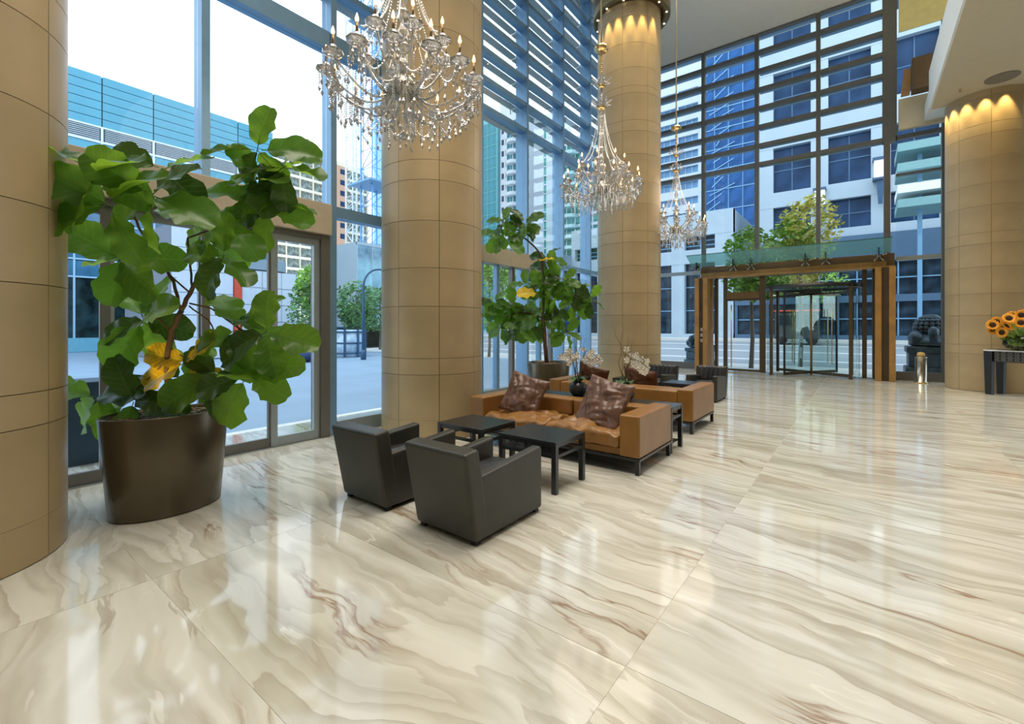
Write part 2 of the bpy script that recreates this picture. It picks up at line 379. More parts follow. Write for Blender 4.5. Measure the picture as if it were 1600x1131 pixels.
# ------------------------------------------------------------------ back window wall
YB = 18.1
wk = structure('wall_back')
mx = [(-6.75, .10), (-4.76, .12), (-2.95, .12), (-1.13, .12), (.69, .30), (1.90, .08), (4.5, .1), (7, .1)]
cutx = [m_[0] for m_ in mx]
M_lou = mat('louver_grey_metal', (.14, .145, .14), .45, .3)
for x, wd in mx:
    z0 = 3.6 if -5 < x < .5 else 0
    if x == .69:
        boxobj('mullion', M_lou, wk, x - .17, x + .17, YB, YB + .3, 7.3, 12); boxobj('mullion', M_frame_b, wk, x - .14, x + .02, YB, YB + .2, 0, 7.3)
    else: boxobj('mullion', M_lou, wk, x - wd / 2, x + wd / 2, YB, YB + .22, z0, 12)
for i in range(len(cutx) - 1):
    x0, x1 = cutx[i] + mx[i][1] / 2, cutx[i + 1] - mx[i + 1][1] / 2
    if i < 4:
        for k in range(8):
            z = 7.30 + .662 * k
            boxobj('louver', M_lou, wk, x0, x1, YB - .03, YB + .16, z, z + .125)
            boxobj('shade_blade', M_frame, wk, x0, x1, YB + .24, YB + .42, z + .05, z + .08)
    else:
        boxobj('louver', M_lou, wk, x0, x1, YB, YB + .16, 7.3, 7.42)
        boxobj('louver', M_lou, wk, x0, x1, YB, YB + .16, 6.2, 6.26)
    if i < 1 or i >= 4:
        boxobj('transom', M_rail, wk, x0, x1, YB - .01, YB + .18, 3.62, 3.74)
        boxobj('pane', G_win, wk, x0, x1, YB + .08, YB + .09, .25, 3.62); boxobj('sill', M_frame_b, wk, x0, x1, YB, YB + .2, .003, .25)
    boxobj('pane', G_win, wk, x0, x1, YB + .08, YB + .09, 3.74 if i < 1 or i >= 4 else 3.4, 12)
# mezzanine level end: spandrel, wood screen, leaning board, coloured glass
sp_ = structure('trim_2', 'mezzanine end wall beside the thick mullion')
MB().box(.88, 3.6, 17.7, 17.85, 7.45, 8.35).build('spandrel', M_soffit, sp_)
MB().box(1.15, 3.0, 17.2, 17.65, 8.36, 9.25).build('wood_screen', M_wood_d, sp_)
MB().hexa([(.92, 17.5, 8.36), (1.12, 17.5, 8.36), (1.12, 17.6, 8.36), (.92, 17.6, 8.36), (1.0, 17.7, 9.2), (1.2, 17.7, 9.2), (1.2, 17.78, 9.2), (1.0, 17.78, 9.2)]).build('leaning_board', M_wood, sp_)
MB().box(.9, 2.1, 18.02, 18.06, 10.5, 12).build('ochre_panel', mat('ochre_panel', (.80, .74, .36), .5), sp_)
MB().box(2.12, 4.2, 18.02, 18.06, 10.9, 12).build('ochre_panel', mat('olive_panel', (.50, .62, .28), .5), sp_)

# ------------------------------------------------------------------ entrance: wooden portal, canopy, sliding door, revolving door
po = structure('door_2', 'wooden entrance portal with sliding and revolving glass doors')
for x0, x1 in ((-4.86, -4.42), (.33, .80)):
    MB().box(x0, x0 + .15, 17.35, 18.25, 0.003, 3.38).build('post_board', M_wood, po, bevel=.01)
    MB().box(x1 - .15, x1, 17.35, 18.25, 0.003, 3.38).build('post_board', M_wood, po, bevel=.01)
    MB().box(x0 + .15, x1 - .15, 17.45, 18.25, 0.003, 3.38).build('post_core', M_wood_d, po)
MB().box(-4.80, .8, 17.95, 18.2, 3.38, 3.84).build('header', mat('header_wood', (.13, .075, .03), .45, 0, .5, .2, 3), po)
MB().box(-4.80, .8, 17.60, 17.95, 3.38, 3.44).build('header_edge', M_wood, po)
MB().box(-4.75, .6, 17.82, 17.95, 3.44, 3.60).build('header_edge', M_wood, po)
cn = structure('trim_3', 'sloped glass canopy with spider brackets over the entrance')
gm = bpy.data.materials.new('green_canopy_glass'); gm.use_nodes = True; nt = gm.node_tree; nt.nodes.clear()
_o, _m, _t, _d = [nt.nodes.new(q) for q in ('ShaderNodeOutputMaterial', 'ShaderNodeMixShader', 'ShaderNodeBsdfTransparent', 'ShaderNodeBsdfTranslucent')]
_t.inputs[0].default_value = (.62, .82, .79, 1); _d.inputs[0].default_value = (.26, .36, .34, 1); _m.inputs[0].default_value = .30
nt.links.new(_t.outputs[0], _m.inputs[1]); nt.links.new(_d.outputs[0], _m.inputs[2]); nt.links.new(_m.outputs[0], _o.inputs[0])
MB().hexa([(-5.1, 17.15, 4.20), (.72, 17.15, 4.20), (.72, 17.9, 3.86), (-5.1, 17.9, 3.86), (-5.1, 17.15, 4.215), (.72, 17.15, 4.215), (.72, 17.9, 3.875), (-5.1, 17.9, 3.875)]).build('canopy_glass', gm, cn)
MB().box(-5.1, .72, 17.135, 17.148, 4.195, 4.22).build('glass_edge', mat('glass_edge_green', (.04, .12, .10), .2), cn)
for x in (-4.86, -3.62, -3.05, -1.45, -.9, .42):
    MB().box(x - .012, x + .012, 17.55, 17.93, 3.72, 4.0).build('fin', M_dark, cn)
    s = MB()
    for a in range(5):
        t = 2 * pi * a / 5 + .3; s.tube([(x, 17.75, 3.75), (x + .16 * cos(t), 17.68, 3.75 + .15 * sin(t))], .013, 6); s.ell((x + .17 * cos(t), 17.66, 3.75 + .16 * sin(t)), .028, n=8, m=5)
    s.ell((x, 17.75, 3.75), .05); s.build('spider_bracket', M_steel, cn, True)
bz = mat('bronze_door_metal', (.10, .075, .045), .35, .6)
for x0, x1 in ((-4.32, -4.22), (-4.02, -3.90), (-2.84, -2.66), (.02, .14), (.27, .33)):
    boxobj('door_mullion', bz, po, x0, x1, 18.0, 18.14, .003, 3.38)
MB().box(-3.90, -2.84, 17.98, 18.12, 2.62, 2.86).build('door_head', mat('bronze_head', (.17, .10, .04), .4, .4), po)
for z in (.02, 2.55): MB().box(-3.90, -2.84, 18.02, 18.08, z, z + .07).build('door_rail', bz, po)
MB().box(-3.90, -2.84, 18.045, 18.055, .09, 2.55).build('pane', G_win, po)
MB().box(-3.90, -2.84, 18.045, 18.055, 2.86, 3.38).build('pane', G_win, po)
MB().box(-4.22, -4.02, 18.045, 18.055, .09, 3.38).build('pane', G_win, po)
MB().box(.14, .27, 18.045, 18.055, .09, 3.38).build('pane', G_win, po)
MB().box(-2.66, .02, 18.045, 18.055, 2.98, 3.38).build('pane', G_win, po)
MB().tube([(-3.74, 17.95, .15), (-3.74, 17.95, 2.4)], .02, 8).build('door_handle', M_brass, po, True)
for dz in (1.45, 1.25, 1.05): MB().box(-4.68, -4.60, 17.44, 17.452, dz, dz + .12).build('switch_plate', mat('switch_grey', (.5, .45, .4), .4), po)
# revolving door
rc = (-1.32, 18.1); R = 1.30; rd = thing('revolving_door', 'glass revolving door with dark bronze posts in the wooden portal', 'revolving door', (rc[0], rc[1], 0))
n = 16
for sgn in (0, 1):
    a0 = radians(145) if sgn == 0 else radians(-35)
    b = MB(); V = []; F = []
    for i in range(n + 1):
        t = a0 + radians(70) * i / n
        V += [(R * cos(t), R * sin(t), .04), (R * cos(t), R * sin(t), 2.85)]
    for i in range(n): F.append((2 * i, 2 * i + 2, 2 * i + 3, 2 * i + 1))
    b.add(V, F).build('curved_glass', glass('door_glass', (.88, .95, .94), .3), rd, True)
    for t in (a0, a0 + radians(70)):
        x, y = R * cos(t), R * sin(t); MB().box(x - .045, x + .045, y - .045, y + .045, .003, 2.92).build('post', bz, rd)
MB().lathe([(R + .05, 2.85), (R + .05, 2.97), (R - .03, 2.97), (R - .03, 2.85), (R + .05, 2.85)], n=48, caps=False).build('drum_ring', M_dark, rd, True)
MB().lathe([(0.001, 2.96), (R - .03, 2.96)], n=48, caps=False).build('drum_glass', G_teal, rd)
MB().tube([(0, 0, .0), (0, 0, 2.9)], .035, 10).build('shaft', mat('bronze_shaft', (.3, .18, .07), .35, .6), rd, True)
MB().box(-.3, .3, -.3, .3, 2.72, 2.86).build('motor_box', M_dark, rd, bevel=.02)
for k in range(4):
    t = radians(58 + 90 * k); lf = thing('wing', None, None, (0, 0, 0), t); lf.parent = rd
    MB().box(.04, R - .09, -.006, .006, .14, 2.66).build('pane', glass('door_glass', (.88, .95, .94), .3), lf)
    MB().box(R - .09, R - .04, -.02, .02, .05, 2.72).build('edge_post', M_dark, lf)
    MB().box(.04, R - .09, -.02, .02, .05, .14).build('bottom_rail', bz, lf)
    MB().box(.04, R - .09, -.02, .02, 2.66, 2.72).build('top_rail', bz, lf)
    MB().tube([(R * .55, -.05, .4), (R * .55, -.05, 2.2)], .015, 6).build('push_bar', M_brass, lf, True)

# ------------------------------------------------------------------ furniture
def soft(o, lv=2):
    m = o.modifiers.new('subdivision', 'SUBSURF'); m.levels = lv; m.render_levels = lv
def cushion(x0, x1, y0, y1, z0, z1, crown=.03, wr=.012, seed=0, nx=44, ny=34, nz=6, rad=.05):
    b = MB(); cx, cy_, cz = (x0 + x1) / 2, (y0 + y1) / 2, (z0 + z1) / 2; hx, hy, hz = (x1 - x0) / 2, (y1 - y0) / 2, (z1 - z0) / 2
    idx = {}
    def vert(u, v, w_):
        k = (round(u, 4), round(v, 4), round(w_, 4))
        if k in idx: return idx[k]
        p = Vector((u * hx, v * hy, w_ * hz)); q = Vector((max(-hx + rad, min(hx - rad, p.x)), max(-hy + rad, min(hy - rad, p.y)), max(-hz + rad * .8, min(hz - rad * .8, p.z))))
        d = p - q
        if d.length > 1e-6: p = q + d.normalized() * min(rad, d.length) if d.length <= rad else q + d.normalized() * rad
        if w_ > .0: p.z += crown * (1 - u * u) * (1 - v * v) * w_
        f = wr * noise.fractal(Vector((p.x * 5 + seed, p.y * 5, p.z * 2)), 1., 2., 3) - wr * .5 * max(0, 1 - 4 * abs(noise.noise(Vector((p.x * 4.5 + seed + p.y * 1.5, p.y * 2.0, seed))))) * (w_ > .5) * (1 - u * u) ** .5
        p.z += f * (1 if w_ > 0 else .2); p.y += f * .7 * (1 if abs(v) > .9 else 0)
        idx[k] = len(b.v); b.v.append((p.x + cx, p.y + cy_, p.z + cz)); return idx[k]
    def face(ax, s, na, nb):
        for i in range(na):
            for j in range(nb):
                q = []
                for a, c in ((i, j), (i + 1, j), (i + 1, j + 1), (i, j + 1)):
                    u, v = -1 + 2 * a / na, -1 + 2 * c / nb
                    q.append(vert(*((s, u, v) if ax == 0 else (u, s, v) if ax == 1 else (u, v, s))))
                q = q if (s > 0) ^ (ax == 1) else q[::-1]
                b.f.append(tuple(q))
    face(2, 1, nx, ny); face(2, -1, nx, ny); face(0, 1, ny, nz); face(0, -1, ny, nz); face(1, 1, nx, nz); face(1, -1, nx, nz)
    return b
def pillow_mesh(s=.31, th=.095, seed=0, m=M_tan_p, n=34):
    b = MB(); V = []; F = []
    for side in (1, -1):
        off = len(V)
        for i in range(n + 1):
            for j in range(n + 1):
                u, v = -1 + 2 * i / n, -1 + 2 * j / n
                e = (1 - u * u) * (1 - v * v); pin = 1 - .09 * (1 - abs(u) ** 3 * 0) * (1 - (u * u)) * (v * v) * 1.0 - .0
                x = s * u * (1 - .10 * (1 - v * v) * 0 - .09 * v * v * (1 - u * u) * 0); z = s * v
                x *= 1 - .08 * (1 - abs(v)) * (abs(u) ** 2) * 1.0; z *= 1 - .08 * (1 - abs(u)) * (abs(v) ** 2)
                y = side * th * (e ** .38) * (1 + .15 * noise.noise(Vector((u * 2 + seed, v * 2, side))))
                crease = .022 * noise.noise(Vector((u * 1.6 + seed, v * 1.6, side * 3))) - .022 * max(0, 1 - 3.5 * abs(noise.noise(Vector((u * 2.6 + v * 1.2 + seed, v * .9 - u * .5, side * 2))))) - .015 * max(0, 1 - 3.5 * abs(noise.noise(Vector((u * 1.2 - v * 3.0 + seed, v * .8 + u * .9, side * 5)))))
                y += side * crease * min(1, e * 4)
                V.append((x, y, z))
        for i in range(n):
            for j in range(n):
                q = (off + i * (n + 1) + j, off + (i + 1) * (n + 1) + j, off + (i + 1) * (n + 1) + j + 1, off + i * (n + 1) + j + 1)
                F.append(q if side < 0 else q[::-1])
    b.add(V, F); return b.mesh('pillow', m, True)

def sofa(name, label, x0, x1, y0, y1, h=.64, face=-1, z0=.18):
    W, D = x1 - x0, y1 - y0
    s = thing(name, label, 'sofa', ((x0 + x1) / 2, (y0 + y1) / 2, 0), 0 if face < 0 else pi)
    hw, hd = W / 2, D / 2; aw = .235
    for sx in (-1, 1):
        MB().box(min(sx * hw, sx * (hw - aw)), max(sx * hw, sx * (hw - aw)), -hd, hd, z0, h).build('arm', M_tan, s, bevel=.022, seg=3)
    MB().box(-hw + aw, hw - aw, hd - .25, hd, z0, h - .03).build('back', M_tan, s, bevel=.03, seg=3)
    MB().box(-hw + aw, hw - aw, -hd + .03, hd - .25, z0, .26).build('base', M_tan, s, bevel=.01)
    for k in range(2):
        a = -hw + aw + .005 + k * (hw - aw); cushion(a, a + hw - aw - .01, -hd + .0, hd - .26, .262, .42, .045, .045, seed=3 + k * 7 + (5 if face > 0 else 0)).build('seat_cushion', M_tan, s, True)
    for k in range(2):
        a = -hw + aw + .01 + k * (hw - aw); MB().box(a, a + hw - aw - .02, hd - .33, hd - .245, .40, h - .015).build('back_cushion', M_tan, s, bevel=.03, seg=3)
    MB().box(-hw, hw, -hd, hd, z0 - .03, z0 - .002).build('frame', M_black, s)
    for sx in (-1, 1):
        for sy in (-1, 1):
            X, Y = sx * (hw - .03), sy * (hd - .03); MB().box(X - .022, X + .022, Y - .022, Y + .022, 0, z0 - .03).build('leg', M_black, s)
    return s
S1 = sofa('leather_sofa', 'tan leather two-seat sofa facing the two black coffee tables', -4.33, -1.88, 4.69, 5.72)
S2 = sofa('leather_sofa', 'tan leather sofa turned away, behind the console with the orchids', -4.52, -1.98, 7.0, 8.22, .66, 1)
PM = [pillow_mesh(seed=i * 3.3) for i in range(2)]
def pillow(label, loc, rot, k, sc_=1.):
    o = inst('pillow', PM[k], None, loc, rot, (sc_,) * 3); tag(o, label, 'pillow', 'leather pillows on the sofas'); return o
pillow('brown leather pillow on the near sofa, the one beside the column', (-3.72, 5.12, .655), (radians(-24), radians(14), radians(8)), 0, .95)
pillow('brown leather pillow leaning on the right end of the near sofa', (-2.50, 5.10, .665), (radians(-26), radians(9), radians(-8)), 1, 1.03)
pillow('brown pillow on the far sofa, peeking out left behind the potted orchid', (-3.95, 7.60, .64), (radians(24), radians(16), radians(10)), 1, .95)
pillow('brown pillow on the far sofa, peeking out behind the near pillow', (-3.0, 7.58, .61), (radians(24), radians(6), radians(-6)), 0, 1.0)

def armchair(label, cx, yb, rz, cat_rot=0, folds=False):
    # local: back at y=0 side, facing +y; width .66, depth .86
    a = thing('leather_armchair', label, 'armchair', (cx, yb, 0), rz, 'black leather armchairs around the coffee tables')
    w_ = .325; t = .105
    MB().hexa([(-w_ - .0, .0, .03), (w_, .0, .03), (w_ - .0, .16, .03), (-w_, .16, .03), (-w_ - .01, -.13, .70), (w_ + .01, -.13, .70), (w_ + .01, .03, .715), (-w_ - .01, .03, .715)]).build('backrest', M_blk, a, bevel=.03, seg=3)
    for s in (-1, 1):
        x0, x1 = (w_ - t, w_) if s > 0 else (-w_, -w_ + t)
        MB().hexa([(x0, .10, .03), (x1, .10, .03), (x1, .86, .03), (x0, .86, .03), (x0, .035, .50), (x1, .035, .50), (x1, .86, .565), (x0, .86, .565)]).build('arm', M_blk, a, bevel=.028, seg=3)
    MB().box(-w_ + t, w_ - t, .12, .83, .05, .27).build('seat_base', M_blk, a, bevel=.015)
    cushion(-w_ + t + .004, w_ - t - .004, .12, .85, .272, .40, .02, .014, seed=cx, nx=14, ny=16).build('seat_cushion', M_blkt, a, True)
    if folds:
        b = cushion(-w_ + .02, w_ - .02, .02, .13, .38, .705, .0, .004, seed=cx * 3, nx=30, ny=6, nz=14)
        b.v = [(x, y + (.022 * sin(x * 62 + z * 6) * max(0, 1 - abs(x) / .28) if y > .07 else 0) - (z - .38) * .2, z) for x, y, z in b.v]
        b.build('back_cushion', M_blkt, a, True)
    else: MB().hexa([(-w_ + t, .15, .38), (w_ - t, .15, .38), (w_ - t, .2, .38), (-w_ + t, .2, .38), (-w_ + t, .02, .69), (w_ - t, .02, .69), (w_ - t, .06, .69), (-w_ + t, .06, .69)]).build('back_cushion', M_blkt, a, bevel=.02)
    for sx in (-1, 1):
        for y in (.05, .81): MB().box(sx * (w_ - .05) - .025, sx * (w_ - .05) + .025, y - .025, y + .025, 0, .03).build('foot', M_dark, a)
    return a
armchair('near black leather armchair seen from behind, in front of the two coffee tables', -2.53, 2.45, 0)
armchair('near black leather armchair seen from behind, the one beside the fig planter', -3.57, 2.45, 0)
armchair('far black leather armchair with pleated back, closer to the entrance portal', -2.73, 11.1, pi, folds=True)
armchair('far black leather armchair with pleated back, in front of the third column', -3.72, 10.75, pi, folds=True)

def table(name, label, x0, x1, y0, y1, h=.5, grp='black square coffee tables', shelf=False, cat='table'):
    t = thing(name, label, cat, ((x0 + x1) / 2, (y0 + y1) / 2, 0), 0, grp); a, d = (x1 - x0) / 2, (y1 - y0) / 2
    MB().box(-a, a, -d, d, h - .022, h).build('tabletop', M_black, t, bevel=.004)
    L = .052
    for sx in (-1, 1):
        for sy in (-1, 1):
            X, Y = sx * (a - L / 2), sy * (d - L / 2); MB().box(X - L / 2, X + L / 2, Y - L / 2, Y + L / 2, 0, h - .023).build('leg', M_black, t, bevel=.003)
    z = h - .022; q = h - .16
    for sy in (-1, 1):
        y = sy * (d - .02); MB().box(-a + L, a - L, y - .014, y + .014, z - .035, z - .001).build('apron', M_black, t)
        MB().box(-a + L, a - L, y - .012, y + .012, q, q + .03).build('stretcher', M_black, t)
    for sx in (-1, 1):
        x = sx * (a - .02); MB().box(x - .014, x + .014, -d + L, d - L, z - .035, z - .001).build('apron', M_black, t)
        MB().box(x - .012, x + .012, -d + L, d - L, q, q + .03).build('stretcher', M_black, t)
    if shelf:
        for zz in (.38, .09): MB().box(-a + L, a - L, -d + .03, d - .03, zz - .01, zz + .01).build('shelf', M_black, t)
    return t
table('coffee_table', 'black coffee table in front of the near sofa, closer to its right end', -3.0, -2.30, 3.68, 4.26)
table('coffee_table', 'black coffee table beside the second column, with a brown sheen on top', -3.90, -3.22, 3.66, 4.26)
table('coffee_table', 'far coffee table in front of the pleated armchair by the portal', -3.15, -2.45, 9.0, 9.6)
table('coffee_table', 'far coffee table behind the brown pillows of the far sofa', -4.3, -3.6, 9.2, 9.8)
table('console_table', 'long black console between the two tan sofas, holding the orchids', -4.2, -1.9, 5.78, 6.24, .575, None, True)

# ------------------------------------------------------------------ fiddle-leaf figs
def leaf_material(name, col, back, tr=.35):
    m = bpy.data.materials.new(name); m.use_nodes = True; nt = m.node_tree; nt.nodes.clear(); N = nt.nodes.new; L = nt.links.new
    o = N('ShaderNodeOutputMaterial'); mx_ = N('ShaderNodeMixShader'); p = N('ShaderNodeBsdfPrincipled'); t = N('ShaderNodeBsdfTranslucent')
    tcn = N('ShaderNodeTexCoord'); sx = N('ShaderNodeSeparateXYZ'); L(tcn.outputs['Object'], sx.inputs[0])
    ab = N('ShaderNodeMath'); ab.operation = 'ABSOLUTE'; L(sx.outputs['X'], ab.inputs[0])
    # side veins: stripes of (y - 0.8|x|)
    m1 = N('ShaderNodeMath'); m1.operation = 'MULTIPLY_ADD'; L(ab.outputs[0], m1.inputs[0]); m1.inputs[1].default_value = -.75; L(sx.outputs['Y'], m1.inputs[2])
    m2 = N('ShaderNodeMath'); m2.operation = 'MULTIPLY'; L(m1.outputs[0], m2.inputs[0]); m2.inputs[1].default_value = 8.0
    m3 = N('ShaderNodeMath'); m3.operation = 'PINGPONG'; L(m2.outputs[0], m3.inputs[0]); m3.inputs[1].default_value = .5
    r = N('ShaderNodeValToRGB'); r.color_ramp.elements[0].position = 0; r.color_ramp.elements[0].color = (1, 1, 1, 1); r.color_ramp.elements[1].position = .11; r.color_ramp.elements[1].color = (0, 0, 0, 1)
    L(m3.outputs[0], r.inputs[0])
    r2 = N('ShaderNodeValToRGB'); r2.color_ramp.elements[0].position = .009; r2.color_ramp.elements[0].color = (1, 1, 1, 1); r2.color_ramp.elements[1].position = .024; r2.color_ramp.elements[1].color = (0, 0, 0, 1)
    L(ab.outputs[0], r2.inputs[0])
    mxx = N('ShaderNodeMath'); mxx.operation = 'MAXIMUM'; L(r.outputs[0], mxx.inputs[0]); L(r2.outputs[0], mxx.inputs[1])
    oi = N('ShaderNodeObjectInfo'); hs = N('ShaderNodeHueSaturation'); mr = N('ShaderNodeMapRange'); mr.inputs[3].default_value = .4; mr.inputs[4].default_value = 1.4
    L(oi.outputs['Random'], mr.inputs[0]); L(mr.outputs[0], hs.inputs['Value']); hs.inputs['Color'].default_value = (*col, 1)
    mc = N('ShaderNodeMix'); mc.data_type = 'RGBA'; L(hs.outputs[0], mc.inputs[6]); mc.inputs[7].default_value = (*[min(1, x * 1.9 + .02) for x in col], 1)
    mm = N('ShaderNodeMath'); mm.operation = 'MULTIPLY'; L(mxx.outputs[0], mm.inputs[0]); mm.inputs[1].default_value = .75; L(mm.outputs[0], mc.inputs['Factor'])
    L(mc.outputs[2], p.inputs['Base Color']); p.inputs['Roughness'].default_value = .33
    t.inputs[0].default_value = (*back, 1); mx_.inputs[0].default_value = tr
    L(p.outputs[0], mx_.inputs[1]); L(t.outputs[0], mx_.inputs[2]); L(mx_.outputs[0], o.inputs[0]); return m
M_leaf = leaf_material('fig_leaf', (.055, .125, .02), (.34, .62, .05), .48)
M_leaf_y = leaf_material('yellow_fig_leaf', (.72, .48, .03), (.7, .5, .03), .3)  # on the near fig this yellow paints the uplight's glow into the leaves
M_leaf_d = leaf_material('dark_fig_leaf', (.045, .10, .02), (.11, .22, .02), .3)
M_bark = mat('fig_bark', (.10, .06, .035), .7, bump=.4, bs=30, var=.3)
def leaf_mesh(seed, m):                  # obovate leaf along +y, length 1 (petiole from 0), tip at y=1
    rnd = random.Random(seed); b = MB(); NL, NW = 12, 8; V = []; F = []
    ph = rnd.uniform(0, 6); cup = rnd.uniform(.10, .26); droop = rnd.uniform(.10, .38)
    for i in range(NL + 1):
        s = i / NL; y = .10 + .90 * s
        wd = .385 * (max(0, sin(pi * min(1, s ** .9))) ** .5) * (.60 + .56 * s) * (1 - .16 * math.exp(-((s - .42) / .13) ** 2))
        if s >= 1: wd = .12
        if s <= 0: wd = .02
        for j in range(-NW // 2, NW // 2 + 1):
            u = j / (NW / 2); wav = 1 + .07 * sin(s * 19 + ph + (2 if u > 0 else 0)) * abs(u)
            x = u * wd * wav; z = cup * abs(x) * 1.3 + .045 * sin(s * 16 + ph + u * 1.5) * abs(u) ** 1.5 - droop * s * s * .9
            V.append((x, y + (.03 * (1 - u * u) if i == NL else 0) + .05 * abs(u) * (s > .8), z))
    n_ = NW + 1
    for i in range(NL):
        for j in range(NW): F.append((i * n_ + j, i * n_ + j + 1, (i + 1) * n_ + j + 1, (i + 1) * n_ + j))
    b.add(V, F)
    b.tube([(0, 0, 0), (0, .10, 0), (0, .5, -.006 - droop * .16)], [.011, .009, .004], 5)
    return b.mesh('leaf', m, True)
LM = [leaf_mesh(i, M_leaf) for i in range(5)] + [leaf_mesh(20 + i, M_leaf_d) for i in range(2)]
LY = [leaf_mesh(40, M_leaf_y)]
def fig(label, soil_c, branches, clusters, L, r0, seed):
    rnd = random.Random(seed); t = thing('fiddle_leaf_fig', label, 'plant', soil_c)
    o = Vector(soil_c)
    for k, (pts, ra, rb) in enumerate(branches):
        P = [p - o for p in pts]; n_ = len(P)
        Q = []; RR = []
        for i in range(n_ - 1):
            for q in range(4):
                f = q / 4; p = P[i].lerp(P[i + 1], f); Q.append(p + Vector((rnd.uniform(-1, 1), rnd.uniform(-1, 1), 0)) * .006); RR.append(ra + (rb - ra) * (i + f) / (n_ - 1))
        Q.append(P[-1]); RR.append(rb)
        MB().tube(Q, RR, 7).build('trunk' if k == 0 else 'branch', M_bark, t, True)
    for c, ext, n_, kind in clusters:
        c = c - o; nsub = max(1, round(n_ / 5)); k = 0
        for q in range(nsub):
            if nsub == 1: sc_ = c
            else:
                aa = 2 * pi * q / nsub + rnd.uniform(-.4, .4); rr = rnd.uniform(.35, .55); sc_ = c + RT * cos(aa) * ext[0] * rr + Vector((0, 0, sin(aa) * ext[1] * rr)) + FW * rnd.uniform(-.3, .3) * ext[0]
            m_ = n_ // nsub + (1 if q < n_ % nsub else 0); ph0 = rnd.uniform(0, 6)
            for i in range(m_):
                ga = ph0 + 2 * pi * i / m_ + rnd.uniform(-.35, .35)
                d = (RT * cos(ga) + Vector((0, 0, sin(ga) * .8 - .18)) + FW * rnd.uniform(-.55, .45)).normalized()
                l = L * rnd.uniform(.78, 1.12); base = sc_ + d * rnd.uniform(-.02, .04)
                nrm = Vector((0, 0, 1)) * rnd.uniform(.25, .9) - FW * rnd.uniform(.2, 1.1) + RT * rnd.uniform(-.5, .5)
                nrm = (nrm - d * nrm.dot(d)).normalized(); xax = d.cross(nrm).normalized(); zax = xax.cross(d).normalized()
                Mx = Matrix((xax, d, zax)).transposed().to_4x4()
                me = rnd.choice(LY) if kind == 'y' else rnd.choice(LM)
                lo = bpy.data.objects.new('leaf', me); C.objects.link(lo); lo.parent = t
                lo.matrix_local = Matrix.Translation(base) @ Mx @ Matrix.Diagonal((l * rnd.uniform(.9, 1.1), l, l, 1))
    return t
d1 = 4.03
def a1(px, py, dd=0): return at(px, py, d1 + dd)
fig('large fiddle-leaf fig with broad dark leaves in the near oval planter', tuple(a1(263, 650)),
    [([a1(263, 650), a1(262, 560), a1(270, 515), a1(284, 485)], .030, .022),
     ([a1(284, 485), a1(300, 450), a1(313, 428), a1(330, 390, .05), a1(365, 345, .08), a1(412, 280, .1)], .020, .010),
     ([a1(284, 487), a1(270, 440), a1(252, 405), a1(235, 385), a1(212, 345, -.25), a1(200, 305, -.5)], .015, .009),
     ([a1(300, 452), a1(297, 405), a1(293, 372), a1(320, 362), a1(340, 358)], .010, .007),
     ([a1(297, 458), a1(245, 410), a1(210, 380), a1(180, 415)], .008, .006),
     ([a1(297, 474), a1(330, 482, -.05), a1(365, 508, -.1), a1(395, 525, -.15)], .008, .006),
     ([a1(295, 478), a1(325, 500), a1(345, 530), a1(350, 575)], .007, .005),
     ([a1(270, 520), a1(250, 500), a1(240, 490)], .010, .006),
     ([a1(264, 560), a1(235, 590), a1(205, 615), a1(190, 630)], .010, .006),
     ([a1(270, 545), a1(290, 560), a1(315, 590), a1(345, 600)], .008, .005)],
    [(a1(190, 300, -.62), (.42, .32), 14, 'g'), (a1(190, 405, -.2), (.3, .22), 5, 'g'), (a1(420, 262, .1), (.36, .36), 16, 'g'),
     (a1(420, 320, .1), (.34, .2), 6, 'g'), (a1(335, 345, 0), (.32, .26), 8, 'g'), (a1(350, 400, -.1), (.24, .24), 4, 'g'),
     (a1(225, 500, 0), (.32, .24), 7, 'g'), (a1(395, 520, -.15), (.34, .30), 10, 'g'), (a1(360, 590, -.1), (.40, .2), 9, 'g'),
     (a1(292, 565, .0), (.24, .2), 4, 'y'), (a1(285, 590, .1), (.3, .2), 4, 'g'), (a1(188, 618, 0), (.38, .2), 8, 'g'), (a1(255, 265, -.2), (.26, .16), 4, 'g')],
    .43, .03, 5)
d2 = 9.8
def a2(px, py, dd=0): return at(px, py, d2 + dd)
fig('slimmer fiddle-leaf fig beyond the second column, in the far planter', tuple(a2(854, 566)),
    [([a2(854, 566), a2(850, 510), a2(848, 500)], .045, .035), ([a2(848, 500), a2(850, 440), a2(846, 400), a2(838, 388), a2(820, 372), a2(808, 358)], .03, .014),
     ([a2(848, 498), a2(835, 490), a2(810, 488), a2(790, 495)], .02, .012), ([a2(848, 445), a2(870, 440), a2(890, 460), a2(912, 465)], .016, .01),
     ([a2(850, 500), a2(872, 500), a2(885, 515)], .012, .008), ([a2(846, 410), a2(862, 410), a2(868, 440)], .012, .01)],
    [(a2(797, 362), (.62, .5), 20, 'g'), (a2(820, 350), (.3, .3), 6, 'g'), (a2(856, 402), (.28, .25), 5, 'g'), (a2(862, 440), (.45, .55), 16, 'g'),
     (a2(905, 465), (.5, .32), 15, 'g'), (a2(832, 448), (.35, .4), 8, 'g'), (a2(796, 500), (.72, .42), 28, 'g'), (a2(785, 475), (.4, .3), 8, 'g'), (a2(835, 505), (.4, .2), 8, 'g'),
     (a2(884, 520), (.32, .3), 6, 'g'), (a2(865, 492), (.25, .28), 5, 'g'), (a2(869, 405, -.25), (.1, .1), 1, 'y'), (a2(840, 458, -.1), (.1, .1), 1, 'y')],
    .40, .04, 9)
M_pot = mat('bronze_planter', (.115, .095, .06), .27, .55, .6, .08, 2)
